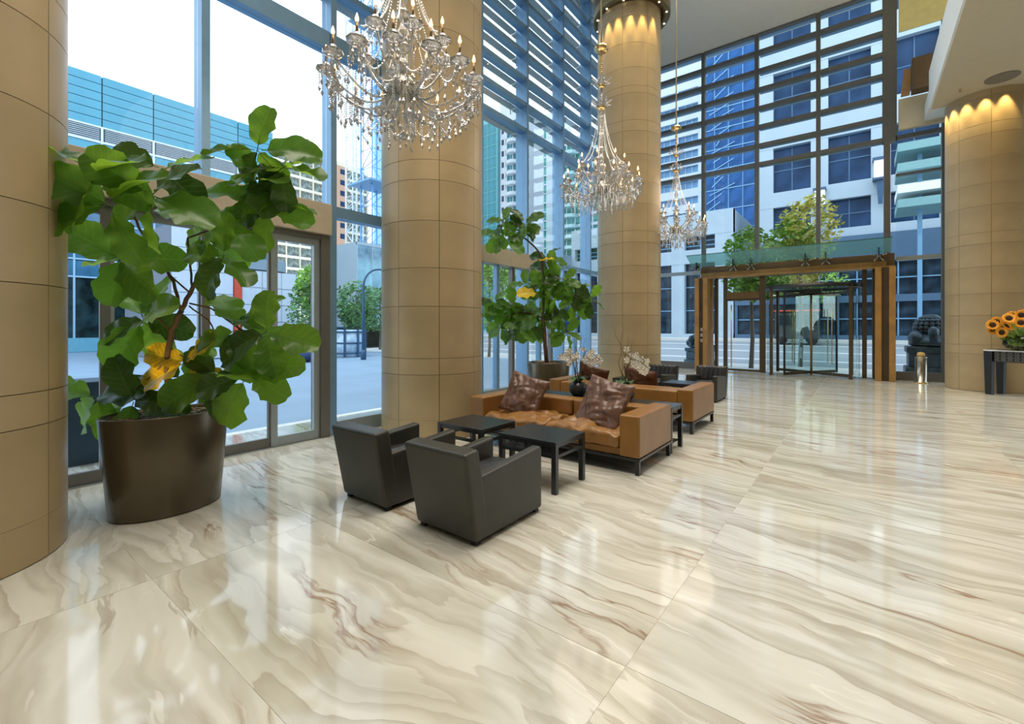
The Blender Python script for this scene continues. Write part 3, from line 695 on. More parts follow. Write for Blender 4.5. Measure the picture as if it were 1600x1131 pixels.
def planter(label, c, bx, by, rx, ry, h, seed):
    p = thing('oval_planter', label, 'planter', c)
    prof = []
    b = MB(); n = 56; V = []; F = []
    ring = [(0, bx - .012, by - .012), (.012, bx, by), (h * .5, (bx + rx) / 2, (by + ry) / 2), (h - .008, rx, ry), (h, rx - .004, ry - .004), (h, rx - .016, ry - .016), (h - .07, rx - .02, ry - .02)]
    for z, a, d in ring:
        for j in range(n): t = 2 * pi * j / n; V.append((a * cos(t), d * sin(t), z))
    for i in range(len(ring) - 1):
        for j in range(n): F.append((i * n + j, i * n + (j + 1) % n, (i + 1) * n + (j + 1) % n, (i + 1) * n + j))
    F.append(tuple(reversed(range(n)))); b.add(V, F).build('body', M_pot, p, True)
    MB().lathe([(1, 0), (.6, .012), (0.01, .02)], (0, 0, h - .06), 40, rx - .018, ry - .018, False).build('soil', mat('soil', (.03, .02, .012), .9, bump=.6, bs=60), p)
    rnd = random.Random(seed); ch = MB()
    for i in range(900):
        t = rnd.uniform(0, 2 * pi); r = math.sqrt(rnd.random()) * .96; x, y = r * cos(t) * (rx - .03), r * sin(t) * (ry - .03); z = h - .045 + rnd.uniform(-.006, .014)
        a = rnd.uniform(0, pi); l, w_ = rnd.uniform(.01, .024), rnd.uniform(.005, .01); u = Vector((cos(a), sin(a), rnd.uniform(-.3, .3))) * l; v = Vector((-sin(a), cos(a), rnd.uniform(-.3, .3))) * w_
        q = Vector((x, y, z)); k = Vector((0, 0, .004))
        ch.hexa([q - u - v - k, q + u - v - k, q + u + v - k, q - u + v - k, q - u - v + k, q + u - v + k, q + u + v + k, q - u + v + k])
    o = ch.build('bark_chips', mat('bark_chips', (.22, .15, .07), .7, var=.6, vs=50), p); o['kind'] = 'stuff'
planter('dark bronze oval planter nearest the camera, holding the large fig', (-4.90, 1.35, 0), .30, .41, .34, .475, .85, 1)
planter('dark bronze oval planter behind the sofas, holding the slim fig', (tuple(a2(857, 566))[0], tuple(a2(857, 566))[1], 0), .38, .46, .44, .50, .85, 2)

# orchids
M_petal = mat('orchid_petal', (.85, .82, .74), .5, var=.1)
M_og = mat('orchid_green', (.05, .12, .03), .35, var=.3)
def petal5(b, c, u, v, r):
    c = Vector(c); nn = u.cross(v)
    for k in range(5):
        t = 2 * pi * k / 5; d = u * cos(t) + v * sin(t); s = -u * sin(t) + v * cos(t)
        b.add([c, c + d * r * .55 + s * r * .38 + nn * .01, c + d * r, c + d * r * .55 - s * r * .38 + nn * .01], [(0, 1, 2, 3)])
def orchid(label, x, y, z, stems, seed, lean, potc=M_black):
    rnd = random.Random(seed); o = thing('potted_orchid', label, 'plant', (x, y, z))
    MB().lathe([(.075, 0), (.12, .05), (.135, .10), (.125, .16), (.10, .20), (.09, .20), (.09, .17), (.01, .17)], n=24, caps=True).build('pot', mat('charcoal_pot', (.03, .032, .036), .35), o, True)
    for k in range(9):
        a = k * 2.4; L = rnd.uniform(.14, .26); d = Vector((cos(a), sin(a), 0)); s = Vector((-sin(a), cos(a), 0)) * .035
        P = [d * .02 + Vector((0, 0, .18)), d * L * .5 + Vector((0, 0, .28)), d * L + Vector((0, 0, .25 + rnd.uniform(-.05, .07)))]
        b = MB().add([P[0] - s * .4, P[0] + s * .4, P[1] + s, P[2], P[1] - s], [(0, 1, 2, 4), (4, 2, 3)]); b.build('leaf', M_og, o)
    for k in range(stems):
        a = rnd.uniform(0, 6.28); sd = lean[k % len(lean)]
        top = Vector((sd * .10 + .04 * cos(a), .04 * sin(a), .62 + rnd.uniform(-.05, .08))); end = top + Vector((sd * .22, rnd.uniform(-.05, .05), -.13))
        MB().tube([(0.02 * cos(a), .02 * sin(a), .17), top * .6 + Vector((0, 0, .12)), top, (top + end) / 2 + Vector((0, 0, .03)), end], .005, 5).build('stem', mat('orchid_stem', (.10, .09, .05), .5), o, True)
        for q in range(8):
            f = q / 7; c = top.lerp(end, f) + Vector((rnd.uniform(-.05, .05), rnd.uniform(-.05, .05), rnd.uniform(-.06, .03)))
            u = Vector((.79, .61, rnd.uniform(-.4, .4))).normalized(); v = Vector((0, 0, 1)) - u * u.z; v.normalize(); b = MB(); petal5(b, c, u, v, rnd.uniform(.045, .06)); b.build('blossom', M_petal, o)
    for k in range(4):
        pts = [Vector((0, 0, .17))]
        for q in range(1, 8): pts.append(Vector((.03 * sin(q * 1.7 + k * 2) + (k - 1.5) * .025 * q * .5, .03 * cos(q * 1.3 + k), .17 + q * .12 * (1 - .06 * k))))
        MB().tube(pts, [.007 - .0007 * i for i in range(8)], 5).build('twig', mat('twig', (.12, .09, .07), .7), o, True)
    return o
orchid('white orchids in a round charcoal pot, behind the gap between the pillows', -3.36, 6.0, .575, 4, 3, (-1, 1, -.6, .8))
orchid('white orchid with tall curly twigs, behind the right pillow', -2.62, 6.0, .575, 3, 8, (1, 1.2, .8))

# ------------------------------------------------------------------ chandeliers
def crystal_mat(name, tint, tr):
    m = bpy.data.materials.new(name); m.use_nodes = True; nt = m.node_tree; nt.nodes.clear(); N = nt.nodes.new; L = nt.links.new
    o = N('ShaderNodeOutputMaterial'); a = N('ShaderNodeMixShader'); b_ = N('ShaderNodeMixShader')
    t = N('ShaderNodeBsdfTransparent'); g = N('ShaderNodeBsdfGlossy'); d = N('ShaderNodeBsdfDiffuse'); lw = N('ShaderNodeFresnel'); lw.inputs[0].default_value = 1.55
    t.inputs[0].default_value = (*tint, 1); g.inputs['Roughness'].default_value = .05; d.inputs[0].default_value = (.95, .93, .9, 1)
    tl_ = N('ShaderNodeBsdfTranslucent'); tl_.inputs[0].default_value = (.95, .94, .92, 1); m2_ = N('ShaderNodeMixShader'); m2_.inputs[0].default_value = .5; L(d.outputs[0], m2_.inputs[1]); L(tl_.outputs[0], m2_.inputs[2])
    b_.inputs[0].default_value = tr; L(t.outputs[0], b_.inputs[1]); L(m2_.outputs[0], b_.inputs[2])
    ad_ = N('ShaderNodeMath'); ad_.operation = 'ADD'; ad_.use_clamp = True; L(lw.outputs[0], ad_.inputs[0]); ad_.inputs[1].default_value = .26; L(ad_.outputs[0], a.inputs[0]); L(b_.outputs[0], a.inputs[1]); L(g.outputs[0], a.inputs[2]); L(a.outputs[0], o.inputs[0]); return m
M_cry = crystal_mat('cut_crystal', (.96, .97, .99), .55); M_arm = crystal_mat('crystal_arm', (.80, .80, .78), .35); M_ball = crystal_mat('blown_crystal', (.97, .97, .99), .30)
M_flame = mat('bulb_glow', (1, .8, .5), .4, var=0, emit=(1, .55, .18), es=5)
M_fcore = mat('bulb_core', (1, .9, .7), .4, var=0, emit=(1, .82, .5), es=16)
M_candle = mat('brass_candle_tube', (.30, .20, .10), .4, .6)
def drops(b, c, rnd, n, ln):
    for k in range(n):
        x, y, z = c[0] + .055 * cos(2 * pi * k / n), c[1] + .055 * sin(2 * pi * k / n), c[2]
        z -= .012; L = ln * rnd.uniform(.5, 1.15)
        while L > .05: b.oct((x, y, z), .008, .009); z -= .019; L -= .019
        b.oct((x, y, z - .026), .015, .030)
def chand_arm(root, t, r, zc, dip, rnd, seed, rin=.08, zin=0.):
    a = thing('arm', None, None, (0, 0, 0), t); a.parent = root
    pts = []
    for i in range(13):
        f = i / 12; x = rin + (r - rin) * f; z = zin + (zc - zin) * f ** 2.2 - dip * sin(pi * f ** .85) * (1 - .25 * f); pts.append((x, 0, z))
    MB().tube(pts, [.011] * 13, 7).build('glass_arm', M_arm, a, True)
    MB().lathe([(.012, -.02), (.05, -.008), (.086, .018), (.09, .03), (.035, .018), (.014, .03), (.030, .045), (.038, .062), (.030, .082), (.012, .095)], (r, 0, zc), 9).build('drip_cup', M_ball, a)
    MB().tube([(r, 0, zc + .088), (r, 0, zc + .175)], .0115, 8).build('candle_tube', M_candle, a, True)
    MB().lathe([(.004, 0), (.013, .012), (.016, .026), (.011, .048), (.002, .075)], (r, 0, zc + .175), 8).build('bulb', M_flame, a, True)
    MB().lathe([(.001, .008), (.007, .018), (.006, .034), (.001, .046)], (r, 0, zc + .175), 6)
    b = MB(); drops(b, (r, 0, zc), rnd, 7, .17); o = b.build('crystal_drops', M_cry, a); o['kind'] = 'stuff'
    return a
def chandelier(label, loc, ztop):
    rnd = random.Random(3); c = thing('crystal_chandelier', label, 'chandelier', loc, 0, 'crystal chandeliers with candle bulbs')
    H = ztop - loc[2]
    MB().lathe([(.02, -.13), (.07, -.10), (.15, -.04), (.17, .0), (.12, .03), (.05, .05), (.03, .1), (.02, .14)], n=28).build('bowl', mat('silvered_bowl', (.5, .48, .42), .25, .8), c, True)
    b = MB(); z = .14
    for k in range(11):
        h = (.19, .13)[k % 2]; rr = (.055, .085)[k % 2] * (1 - k * .035)
        b.lathe([(.014, z), (rr * .6, z + h * .2), (rr, z + h * .45), (rr * .5, z + h * .75), (.014, z + h)], n=12); z += h
    b.build('stem', M_cry, c, True)
    MB().tube([(0, 0, .1), (0, 0, 2.55)], .009, 8).build('core_rod', M_brass, c, True)
    for k in range(14): chand_arm(c, 2 * pi * k / 14 + .1, .68, .03, .20, rnd, k)
    for k in range(8): chand_arm(c, 2 * pi * k / 8 + .3, .42, .34, .12, rnd, k, .05, .12)
    # crowns with scrolls
    for zz, rr in ((1.46, .16), (1.86, .13)):
        b = MB(); b.lathe([(.02, zz - .03), (rr * .4, zz - .02), (rr * .62, zz + .02), (rr * .3, zz + .01)], n=14); b.build('crown', M_brass, c, True)
        for k in range(6):
            t = 2 * pi * k / 6; P = []
            for i in range(15):
                f = i / 14; q = rr * (.3 + 1.1 * f); ang = f * 5.2; P.append(((q * .5 + .06 * sin(ang)) * cos(t) * 1.9, (q * .5 + .06 * sin(ang)) * sin(t) * 1.9, zz + .02 + .2 * f ** .6 - .05 * (1 - cos(ang)) * f))
            s_ = MB(); s_.tube(P, [.008] * 15, 6); e = P[-1]
            for q in range(4): s_.oct((e[0], e[1], e[2] - .02 - q * .02), .007, .009)
            s_.oct((e[0], e[1], e[2] - .13), .013, .032); s_.build('scroll', M_cry, c, True)
    MB().lathe([(.03, 2.5), (.10, 2.51), (.13, 2.55), (.12, 2.60), (.04, 2.63)], n=18).build('ceiling_canopy', M_brass, c, True)
    b = MB()
    for q in range(10): b.ell((0, 0, 2.12 + q * .038), .018 if q % 2 else .03, n=8, m=5)
    b.build('chain', M_brass, c, True)
    MB().tube([(0, 0, 2.62), (0, 0, H)], .017, 8).build('hanging_rod', mat('cream_rod', (.62, .55, .38), .4, .3), c, True)
    for k in range(14):          # bead strands from the lower crown to the arms
        t = 2 * pi * k / 14 + .1; b = MB(); N_ = 44
        for i in range(N_ + 1):
            f = i / N_; r_ = .06 + .36 * f ** 1.5 + .0; zz = 1.44 - (1.44 - .40) * (1 - (1 - f) ** 1.45); b.oct((r_ * cos(t), r_ * sin(t), zz), .0095, .011)
        b.build('bead_strand', M_cry, c)
    for k in range(14):          # swags between the lower cups
        t0, t1 = 2 * pi * k / 14 + .1, 2 * pi * (k + 1) / 14 + .1; b = MB()
        for i in range(1, 20):
            f = i / 20; t = t0 + (t1 - t0) * f; zz = .02 - .20 * sin(pi * f); b.oct((.66 * cos(t), .66 * sin(t), zz), .0095, .011)
        b.oct((.66 * cos((t0 + t1) / 2), .66 * sin((t0 + t1) / 2), -.22), .014, .032); b.build('bead_swag', M_cry, c)
    b = MB()
    for ring, cnt, zt, ln in ((.17, 14, -.02, .26), (.30, 20, -.08, .28), (.44, 26, -.13, .26), (.10, 10, -.12, .34), (.56, 30, -.10, .26), (.64, 28, -.02, .22)):
        for k in range(cnt):
            t = 2 * pi * k / cnt + ring * 3; z = zt; L = ln * rnd.uniform(.6, 1.15)
            while L > .05: b.oct((ring * cos(t), ring * sin(t), z), .009, .010); z -= .021; L -= .021
            b.oct((ring * cos(t), ring * sin(t), z - .032), .018, .038)
    b.ell((0, 0, -.45), .035, n=10, m=8)
    o = b.build('hanging_crystals', M_cry, c); o['kind'] = 'stuff'
    l = bpy.data.lights.new('chandelier_glow', 'POINT'); l.energy = 60; l.color = (1, .84, .64); l.shadow_soft_size = .9
    lo = bpy.data.objects.new('chandelier_glow', l); lo.location = (loc[0], loc[1], loc[2] + .8); C.objects.link(lo)
    return c
ch = [((-3.45, 2.80, 3.86), 'nearest and largest crystal chandelier, in front of the second column'),
      ((-3.80, 7.65, 4.16), 'middle crystal chandelier, in front of the third column'),
      ((-3.74, 11.75, 4.10), 'farthest crystal chandelier, hanging before the back windows')]
base = chandelier(ch[0][1], ch[0][0], 12.0)
for loc, lab in ch[1:]:
    c2 = copy_tree(base); c2.location = loc; c2['label'] = lab
    l = bpy.data.lights.new('chandelier_glow', 'POINT'); l.energy = 60; l.color = (1, .84, .64); l.shadow_soft_size = .9
    lo = bpy.data.objects.new('chandelier_glow', l); lo.location = (loc[0], loc[1], loc[2] + .8); C.objects.link(lo)

# ------------------------------------------------------------------ console table with sunflowers, ashtray
ct = thing('altar_table', 'black lacquered altar table with fretwork apron by the right column', 'table', (3.15, 15.22, 0), radians(-38))
MB().box(-.85, .85, -.26, .26, 1.03, 1.065).build('tabletop', mat('grey_marble_top', (.62, .64, .64), .2, var=.2), ct, bevel=.008)
MB().box(-.80, .80, -.22, .22, 1.066, 1.072).build('top_inlay', M_black, ct)
for sx in (-1, 1):
    for sy in (-1, 1): MB().hexa([(sx * .76 - .06, sy * .2 - .05, 0), (sx * .76 + .06, sy * .2 - .05, 0), (sx * .76 + .06, sy * .2 + .05, 0), (sx * .76 - .06, sy * .2 + .05, 0), (sx * .76 - .09, sy * .2 - .05, 1.03), (sx * .76 + .07, sy * .2 - .05, 1.03), (sx * .76 + .07, sy * .2 + .05, 1.03), (sx * .76 - .09, sy * .2 + .05, 1.03)]).build('leg', M_black, ct)
MB().box(-.68, .68, -.20, .20, .78, 1.028).build('apron', M_black, ct)
M_fret = mat('fret_relief', (.22, .21, .18), .4)
for i in range(11):
    for j in range(3):
        x = -.66 + i * .12; z = .80 + j * .075; b = MB(); y = -.212
        b.box(x, x + .10, y, -.2, z, z + .01); b.box(x, x + .01, y, -.2, z, z + .06); b.box(x, x + .07, y, -.2, z + .05, z + .06); b.box(x + .06, x + .07, y, -.2, z + .025, z + .06); b.box(x + .03, x + .07, y, -.2, z + .025, z + .035)
        b.build('fret', M_fret, ct)
vs_ = thing('glass_vase', 'round green glass bowl vase on the altar table', 'vase', (2.86, 15.29, 1.072))
MB().lathe([(.08, 0), (.2, .05), (.27, .14), (.26, .25), (.2, .33), (.19, .33), (.25, .24), (.255, .14), (.19, .06), (.02, .02)], n=24).build('bowl', glass('green_vase_glass', (.62, .74, .25), 1.2), vs_, True)
b = MB(); rnd = random.Random(4)
for k in range(30): a = rnd.uniform(0, 6.28); b.tube([(.16 * cos(a), .16 * sin(a), .03), (.1 * cos(a + 2), .1 * sin(a + 2), .3)], .012, 5)
b.build('leafy_filling', mat('stem_green', (.28, .36, .05), .4, var=.5, vs=20), vs_)
M_sun = mat('sunflower_petal', (.90, .36, .02), .6, var=.15, vs=14); M_disk = mat('sunflower_disk', (.04, .02, .01), .9, bump=.5, bs=90)
M_lf2 = mat('bouquet_green', (.22, .38, .06), .5, var=.5, vs=10)
rnd = random.Random(12)
heads = [(-.62, .42), (-.48, .50), (-.34, .47), (-.22, .55), (-.50, .32), (-.64, .25), (-.37, .33), (-.06, .57), (-.22, .40), (-.74, .35), (.08, .60), (-.49, .18)]
SL = ['upper left, above the leftmost one', 'top row, second from the left', 'middle of the top row', 'top row, right of the middle', 'big one facing out near the centre left', 'lower left edge of the bunch',
      'centre right, just below the top row', 'high on the right side', 'inner one, right of centre', 'leftmost of all', 'farthest right and highest', 'lowest one, hanging under the bunch']
for k, (u, z) in enumerate(heads):
    f = thing('sunflower', 'orange sunflower in the bowl bouquet, ' + SL[k], 'flower', (2.90, 15.25, 1.2), 0, 'sunflowers in the glass bowl')
    c = RT * (u + .0) + Vector((rnd.uniform(-.1, .1), rnd.uniform(-.1, .1), z + .10)) - FW * .05
    nrm = (-FW * 1.0 + RT * (-.5 + rnd.uniform(-.3, .3)) + Vector((0, 0, rnd.uniform(-.1, .5)))).normalized()
    uu = nrm.cross(Vector((0, 0, 1))).normalized(); vv = uu.cross(nrm); r = .125
    MB().tube([(rnd.uniform(-.05, .05), rnd.uniform(-.05, .05), 0), tuple(c * .55 + Vector((0, 0, .06))), tuple(c - nrm * .02)], .012, 6).build('stem', M_lf2, f, True)
    b = MB()
    for q in range(16):
        t = 2 * pi * q / 16 + rnd.uniform(-.1, .1); d = uu * cos(t) + vv * sin(t); s = -uu * sin(t) + vv * cos(t)
        b.add([c + d * r * .4 - s * .012, c + d * r * .75 - s * .026 + nrm * .01, c + d * r + nrm * .0, c + d * r * .75 + s * .026 + nrm * .01, c + d * r * .4 + s * .012], [(0, 1, 2, 3, 4)])
    b.build('petals', M_sun, f)
    b = MB(); b.ell((0, 0, 0), .062, .062, .02, 12, 6); o = b.build('disk', M_disk, f, True, loc=c, rot=nrm.to_track_quat('Z', 'Y').to_euler())
bq = thing('bouquet_leaves', 'green leaves and stems spreading between the sunflowers and the bowl', 'foliage', (2.90, 15.25, 1.2)); bq['kind'] = 'stuff'
b = MB()
for k in range(46):
    u = rnd.uniform(-.3, .5); z0_ = rnd.uniform(.05, .5); c = RT * u + Vector((rnd.uniform(-.12, .12), rnd.uniform(-.12, .12), z0_)); d = (RT * rnd.uniform(-1, .6) + Vector((0, 0, rnd.uniform(-.2, 1)))).normalized(); s = d.cross(FW).normalized() * .03
    b.add([c - d * .10, c + s, c + d * .13, c - s], [(0, 1, 2, 3)])
o = b.build('leaf_mass', M_lf2, bq); o['kind'] = 'stuff'
ash = thing('ashtray_stand', 'cylindrical brushed steel ashtray stand beside the right portal post', 'ashtray', (1.36, 17.5, 0))
MB().lathe([(.155, 0), (.155, .03), (.128, .04), (.128, .70), (.132, .72)], n=28).build('body', M_steel, ash, True)
MB().lathe([(.16, .0), (.16, .035)], n=28).build('base_ring', M_brass, ash, True)
MB().lathe([(.135, .70), (.14, .74), (.12, .75)], n=28).build('rim', M_steel, ash, True)
MB().lathe([(.09, .74), (.10, .80), (.08, .86), (.03, .88)], n=20).build('sand_bowl', mat('sand', (.62, .42, .16), .8, bump=.5, bs=60), ash, True)

# ------------------------------------------------------------------ outside
gr = structure('ground')
M_pave = mat('plaza_paving', (.27, .365, .47), .5, var=.08, vs=.8); M_road = mat('asphalt', (.29, .31, .33), .7, var=.06, vs=.5); M_walk = mat('pale_sidewalk', (.62, .61, .58), .7, var=.05)
MB().box(-90, X_L - .25, -60, 18.6, -.3, -.02).build('plaza', M_pave, gr)
MB().box(-7.6, 60, 18.6, 22.2, -.3, -.02).build('pavement', M_walk, gr)
MB().box(-90, -7.6, 18.6, 22.2, -.3, -.02).build('pavement', M_walk, gr)
MB().hexa([(-90, 22.2, -.6), (90, 22.2, -.6), (90, 38, -.6), (-90, 38, -.6), (-90, 22.2, -.06), (90, 22.2, -.06), (90, 38, .50), (-90, 38, .50)]).build('road', M_road, gr)
for y in (24.6, 29.4, 34.4):
    z = -.06 + (y - 22.2) / 15.8 * .56 + .006; MB().hexa([(-90, y, z - .02), (90, y, z - .02), (90, y + .5, z), (-90, y + .5, z), (-90, y, z), (90, y, z), (90, y + .5, z + .02), (-90, y + .5, z + .02)]).build('lane_line', mat('road_paint', (.62, .63, .63), .6), gr)
MB().box(-90, 90, 38, 42, -.5, .68).build('far_pavement', M_walk, gr)
MB().box(-90, 90, 42, 130, -.5, .6).build('far_ground', M_pave, gr)
MB().box(-90, -7.6, 130, 131, -.5, .5).build('far_kerb', M_pave, gr)

WINC = {}
def facade(name, label, ax, plane, u0, u1, z0, z1, rows, cols, mw, mg, dep=8, rec=.35, bars=(1, 0), mbar=None, cat='building', spm=None):
    """ax 'Y': faces +x, u along y.  ax 'X': faces -y, u along x."""
    t = thing(name, label, cat, (plane, u0, z0) if ax == 'Y' else (u0, plane, z0))
    def bx(b, ua, ub, za, zb, d0, d1):       # d: depth behind the plane
        if ax == 'Y': b.box(-d1, -d0, ua - u0, ub - u0, za - z0, zb - z0)
        else: b.box(ua - u0, ub - u0, d0, d1, za - z0, zb - z0)
    b = MB(); bx(b, u0, u1, z0, z1, rec + .05, dep); b.build('body', mw, t)
    b = MB(); zc = z0
    for za, zb in rows + [(z1, z1)]:
        if za > zc + .02: bx(b, u0, u1, zc, za, 0, rec + .05)
        zc = zb
    b.build('spandrel', spm or mw, t)
    b = MB(); uc = u0
    for ua, ub in cols + [(u1, u1)]:
        if ua > uc + .02: bx(b, uc, ua, z0, z1 - .01, .02, rec + .05)
        uc = ub
    b.build('pier', mw, t)
    for za, zb in rows:
        for ua, ub in cols:
            k = (mg.name, ax, round(ub - ua, 2), round(zb - za, 2), bars)
            if k not in WINC:
                w_, h_ = ub - ua, zb - za; wb_ = MB(); bb = MB()
                def q(b_, a0, a1, c0, c1, e0, e1):
                    if ax == 'Y': b_.box(-e1, -e0, a0, a1, c0, c1)
                    else: b_.box(a0, a1, e0, e1, c0, c1)
                q(wb_, 0, w_, 0, h_, .03, .06)
                for i in range(1, bars[0] + 1): q(bb, w_ * i / (bars[0] + 1) - .04, w_ * i / (bars[0] + 1) + .04, 0, h_, -.02, .03)
                for i in range(1, bars[1] + 1): q(bb, 0, w_, h_ * i / (bars[1] + 1) - .04, h_ * i / (bars[1] + 1) + .04, -.02, .03)
                WINC[k] = (wb_.mesh('window', mg), bb.mesh('glazing_bar', mbar or mw) if bars != (0, 0) else None)
            p = (-(rec - .07), ua - u0, za - z0) if ax == 'Y' else (ua - u0, rec - .07, za - z0)
            wo = inst('window', WINC[k][0], t, p)
            if WINC[k][1]: inst('glazing_bar', WINC[k][1], wo, (0, 0, 0))
    return t
def rng(a, b_, step, w_): 
    r_ = []; x = a
    while x + w_ <= b_ + 1e-6: r_.append((round(x, 3), round(x + w_, 3))); x += step
    return r_
M_wst = mat('white_stone', (.39, .48, .55), .7, var=.05, vs=.6)
M_wst2 = mat('pale_concrete', (.58, .62, .66), .7, var=.04, vs=.5)
G_navy = mat('navy_glass', (.018, .05, .115), .2, 0, .12, .45, .7)
G_blue = mat('blue_glass', (.025, .10, .27), .2, 0, .15, .5, .5)
G_teal_o = mat('teal_facade_glass', (.04, .24, .29), .2, 0, .2, .25, .6)
M_bbar = mat('blue_bar', (.16, .34, .52), .5)
M_cream = mat('cream_concrete', (.86, .76, .58), .7, var=.04)
G_curt = mat('curtained_glass', (.22, .25, .22), .2, 0, .5, .8, 1.2)
rows_s = [(9.0, 11.2), (12.4, 16.0), (18.0, 22.0), (24.0, 28.0), (30., 34.)]
facade('stone_office', 'white stone office with big navy windows above the entrance', 'X', 42, -6.9, 14, .6, 38, rows_s, rng(-5.65, 14, 3.66, 2.55), M_wst, G_navy, 14, .5, (1, 1), mat('navy_bar', (.05, .12, .22), .5))
facade('storefront', 'dark glazed street-level shops with blue bars under the stone office', 'X', 41.6, -8.4, 14, .68, 8.3, [(1.0, 3.4), (3.9, 6.3)], rng(-8.2, 14, 2.3, 2.12), mat('blue_painted_steel', (.06, .125, .21), .5), mat('shop_glass', (.018, .035, .055), .15, 0, .15, .8, 1.5), .35, .3, (1, 1), M_bbar)
facade('stone_podium', 'pale stone podium with tall dark bays left of the entrance', 'X', 41.5, -24, -8.5, .68, 11.6, [(1.0, 7.2), (8.4, 9.6)], rng(-23.6, -8.6, 3.7, 2.55), M_wst, mat('shop_glass', (.018, .035, .055)), 10, .6, (1, 2), M_bbar)
facade('white_office', 'far white office with ribbon windows seen between column and mullion', 'X', 100, -46, -25.5, .6, 75, rng(8, 74, 3.3, 1.55), rng(-45.2, -27, 4.6, 4.1), M_wst2, mat('ribbon_glass', (.10, .24, .40), .2, 0, .5, .3, .4), 20, .6, (2, 0))
facade('blue_glass_tower', 'deep blue glass tower reflecting a lattice behind the trees', 'X', 72, -19.2, -11.6, .6, 60, rng(1, 59, 3.0, 2.85), rng(-19.15, -11.6, 1.9, 1.8), M_bbar, G_blue, 18, .12, (0, 0))
rx = random.Random(2); b = MB()
for k in range(46):
    z = 2 + k * 1.2; b.tube([(-19 + rx.uniform(0, 2), 71.93, z), (-16.5 + rx.uniform(0, 2), 71.93, z + 1.3)], .06, 4)
lt = thing('lattice_reflection', 'light diagonal bars standing for a lattice reflection on the deep blue glass tower', 'lattice', (0, 0, 0)); b.build('reflection_bars', mat('light_blue_reflection', (.4, .62, .8), .4), lt)['kind'] = 'stuff'  # pale bars modelled in place of the lattice mirrored in the tower glass
# teal canopy and slabs right of thick mullion
tl = thing('teal_canopy', 'teal glass canopy with white edge seen right of the thick mullion', 'canopy', (0, 0, 0))
for z, mt in ((9.0, M_fascia), (10.2, mat('pale_teal_slab', (.20, .38, .39), .4)), (11.3, mat('pale_teal_slab', (.20, .38, .39), .4)), (8.2, mat('pale_teal_slab', (.20, .38, .39), .4))):
    MB().box(1.6, 9, 33, 36, z, z + .45).build('canopy_slab', mt, tl)
for x in (2.5, 5.5, 8.5): MB().box(x, x + .2, 34, 34.2, .5, 11.5).build('post', M_bbar, tl)
# left: teal panelled building
M_teal = mat('teal_cladding', (.09, .34, .46), .3, .1, .5, .12, .3); M_tealw = mat('white_trim', (.75, .84, .9), .5)
tb = thing('teal_building', 'teal panelled building across the plaza with a louvred band', 'building', (-40, -12, 0))
MB().box(-14, -.12, 0, 30.5, 0, 18.2).build('body', mat('teal_joint', (.05, .17, .22), .6), tb)
for i in range(11):
    for j in range(6): boxobj('panel', M_teal, tb, -.10, 0, .05 + i * 2.77, .05 + i * 2.77 + 2.70, 14.85 + j * .57, 14.85 + j * .57 + .53)
    boxobj('panel', M_teal, tb, -.10, 0, .05 + i * 2.77, .05 + i * 2.77 + 2.70, 11.3, 13.75)
    for j in range(7): boxobj('vent_slat', mat('vent_grey', (.45, .50, .54), .5), tb, -.06, .04, .15 + i * 2.77, i * 2.77 + 2.66, 13.9 + j * .125, 13.9 + j * .125 + .06)
    boxobj('upright', M_tealw, tb, -.05, .07, i * 2.77 - .05, i * 2.77 + .07, 11.3, 14.82)
    for j, z in enumerate((9.9, 8.5, 7.2, 6.0, 4.9)):
        boxobj('window', mat('steel_blue_glass', (.045, .15, .26), .15, 0, .6, .4, .5), tb, -.10, -.02, .05 + i * 2.77, .05 + i * 2.77 + 2.70, z, z + (1.25, 1.28, 1.2, 1.1, 1.0)[j])
    boxobj('shop_window', mat('dark_shop_glass', (.015, .035, .04), .08, 0, .5, .9, 1.2), tb, -.10, -.04, .05 + i * 2.77, i * 2.77 + 2.70, .9, 4.8)
    for q in (0, 1.38): boxobj('mullion', mat('pale_blue_bar', (.34, .55, .72), .4), tb, -.04, .06, i * 2.77 + q, i * 2.77 + q + .10, .2, 11.2)
MB().box(-.05, .08, 0, 30.5, 14.76, 14.86).build('trim_band', M_tealw, tb); MB().box(-.05, .08, 0, 30.5, 13.76, 13.88).build('trim_band', M_tealw, tb)
for z in (4.85, 6.0, 7.15, 8.45, 9.85, 11.2): MB().box(-.05, .05, 0, 30.5, z - .05, z + .05).build('floor_band', mat('pale_blue_bar', (.34, .55, .72), .4), tb)
MB().box(-.3, .2, 0, 30.5, 0, .9).build('plinth', mat('aqua_plinth', (.16, .42, .55), .4), tb)
facade('corner_block', 'grey block seen above the teal roof by the near column', 'Y', -62, -10, 1.2, 0, 46, rng(3, 44, 6.5, 3), rng(-9, .8, 4, 2.4), mat('greige_wall', (.62, .64, .60), .7), G_curt, 10, .3, (1, 0))
wp = thing('white_panel_building', 'white panelled pavilion with grey roof edge beyond the glass doors', 'building', (-26, 7.3, 0))
MB().box(-8, -.06, 0, 2.7, 0, 6.6).build('body', mat('panel_joint', (.18, .2, .24), .7), wp); MB().box(-8, -.06, 3.1, 6.25, 0, 4.7).build('body', mat('panel_joint', (.18, .2, .24), .7), wp)
M_wp = mat('white_panel', (.68, .74, .84), .5, var=.04)
for i in range(2):
    for j in range(6): boxobj('panel', M_wp, wp, -.06, 0, .02 + i * 1.35, .02 + i * 1.35 + 1.31, .03 + j * 1.09, .03 + j * 1.09 + 1.06)
for i in range(3):
    for j in range(5): boxobj('panel', M_wp, wp, -.06, 0, 3.12 + i * 1.04, 3.12 + i * 1.04 + 1.01, .03 + j * .93, .03 + j * .93 + .90)
MB().box(-.5, .06, 2.72, 3.08, 0, 5.2).build('red_fin', mat('red_paint', (.72, .09, .05), .5), wp)
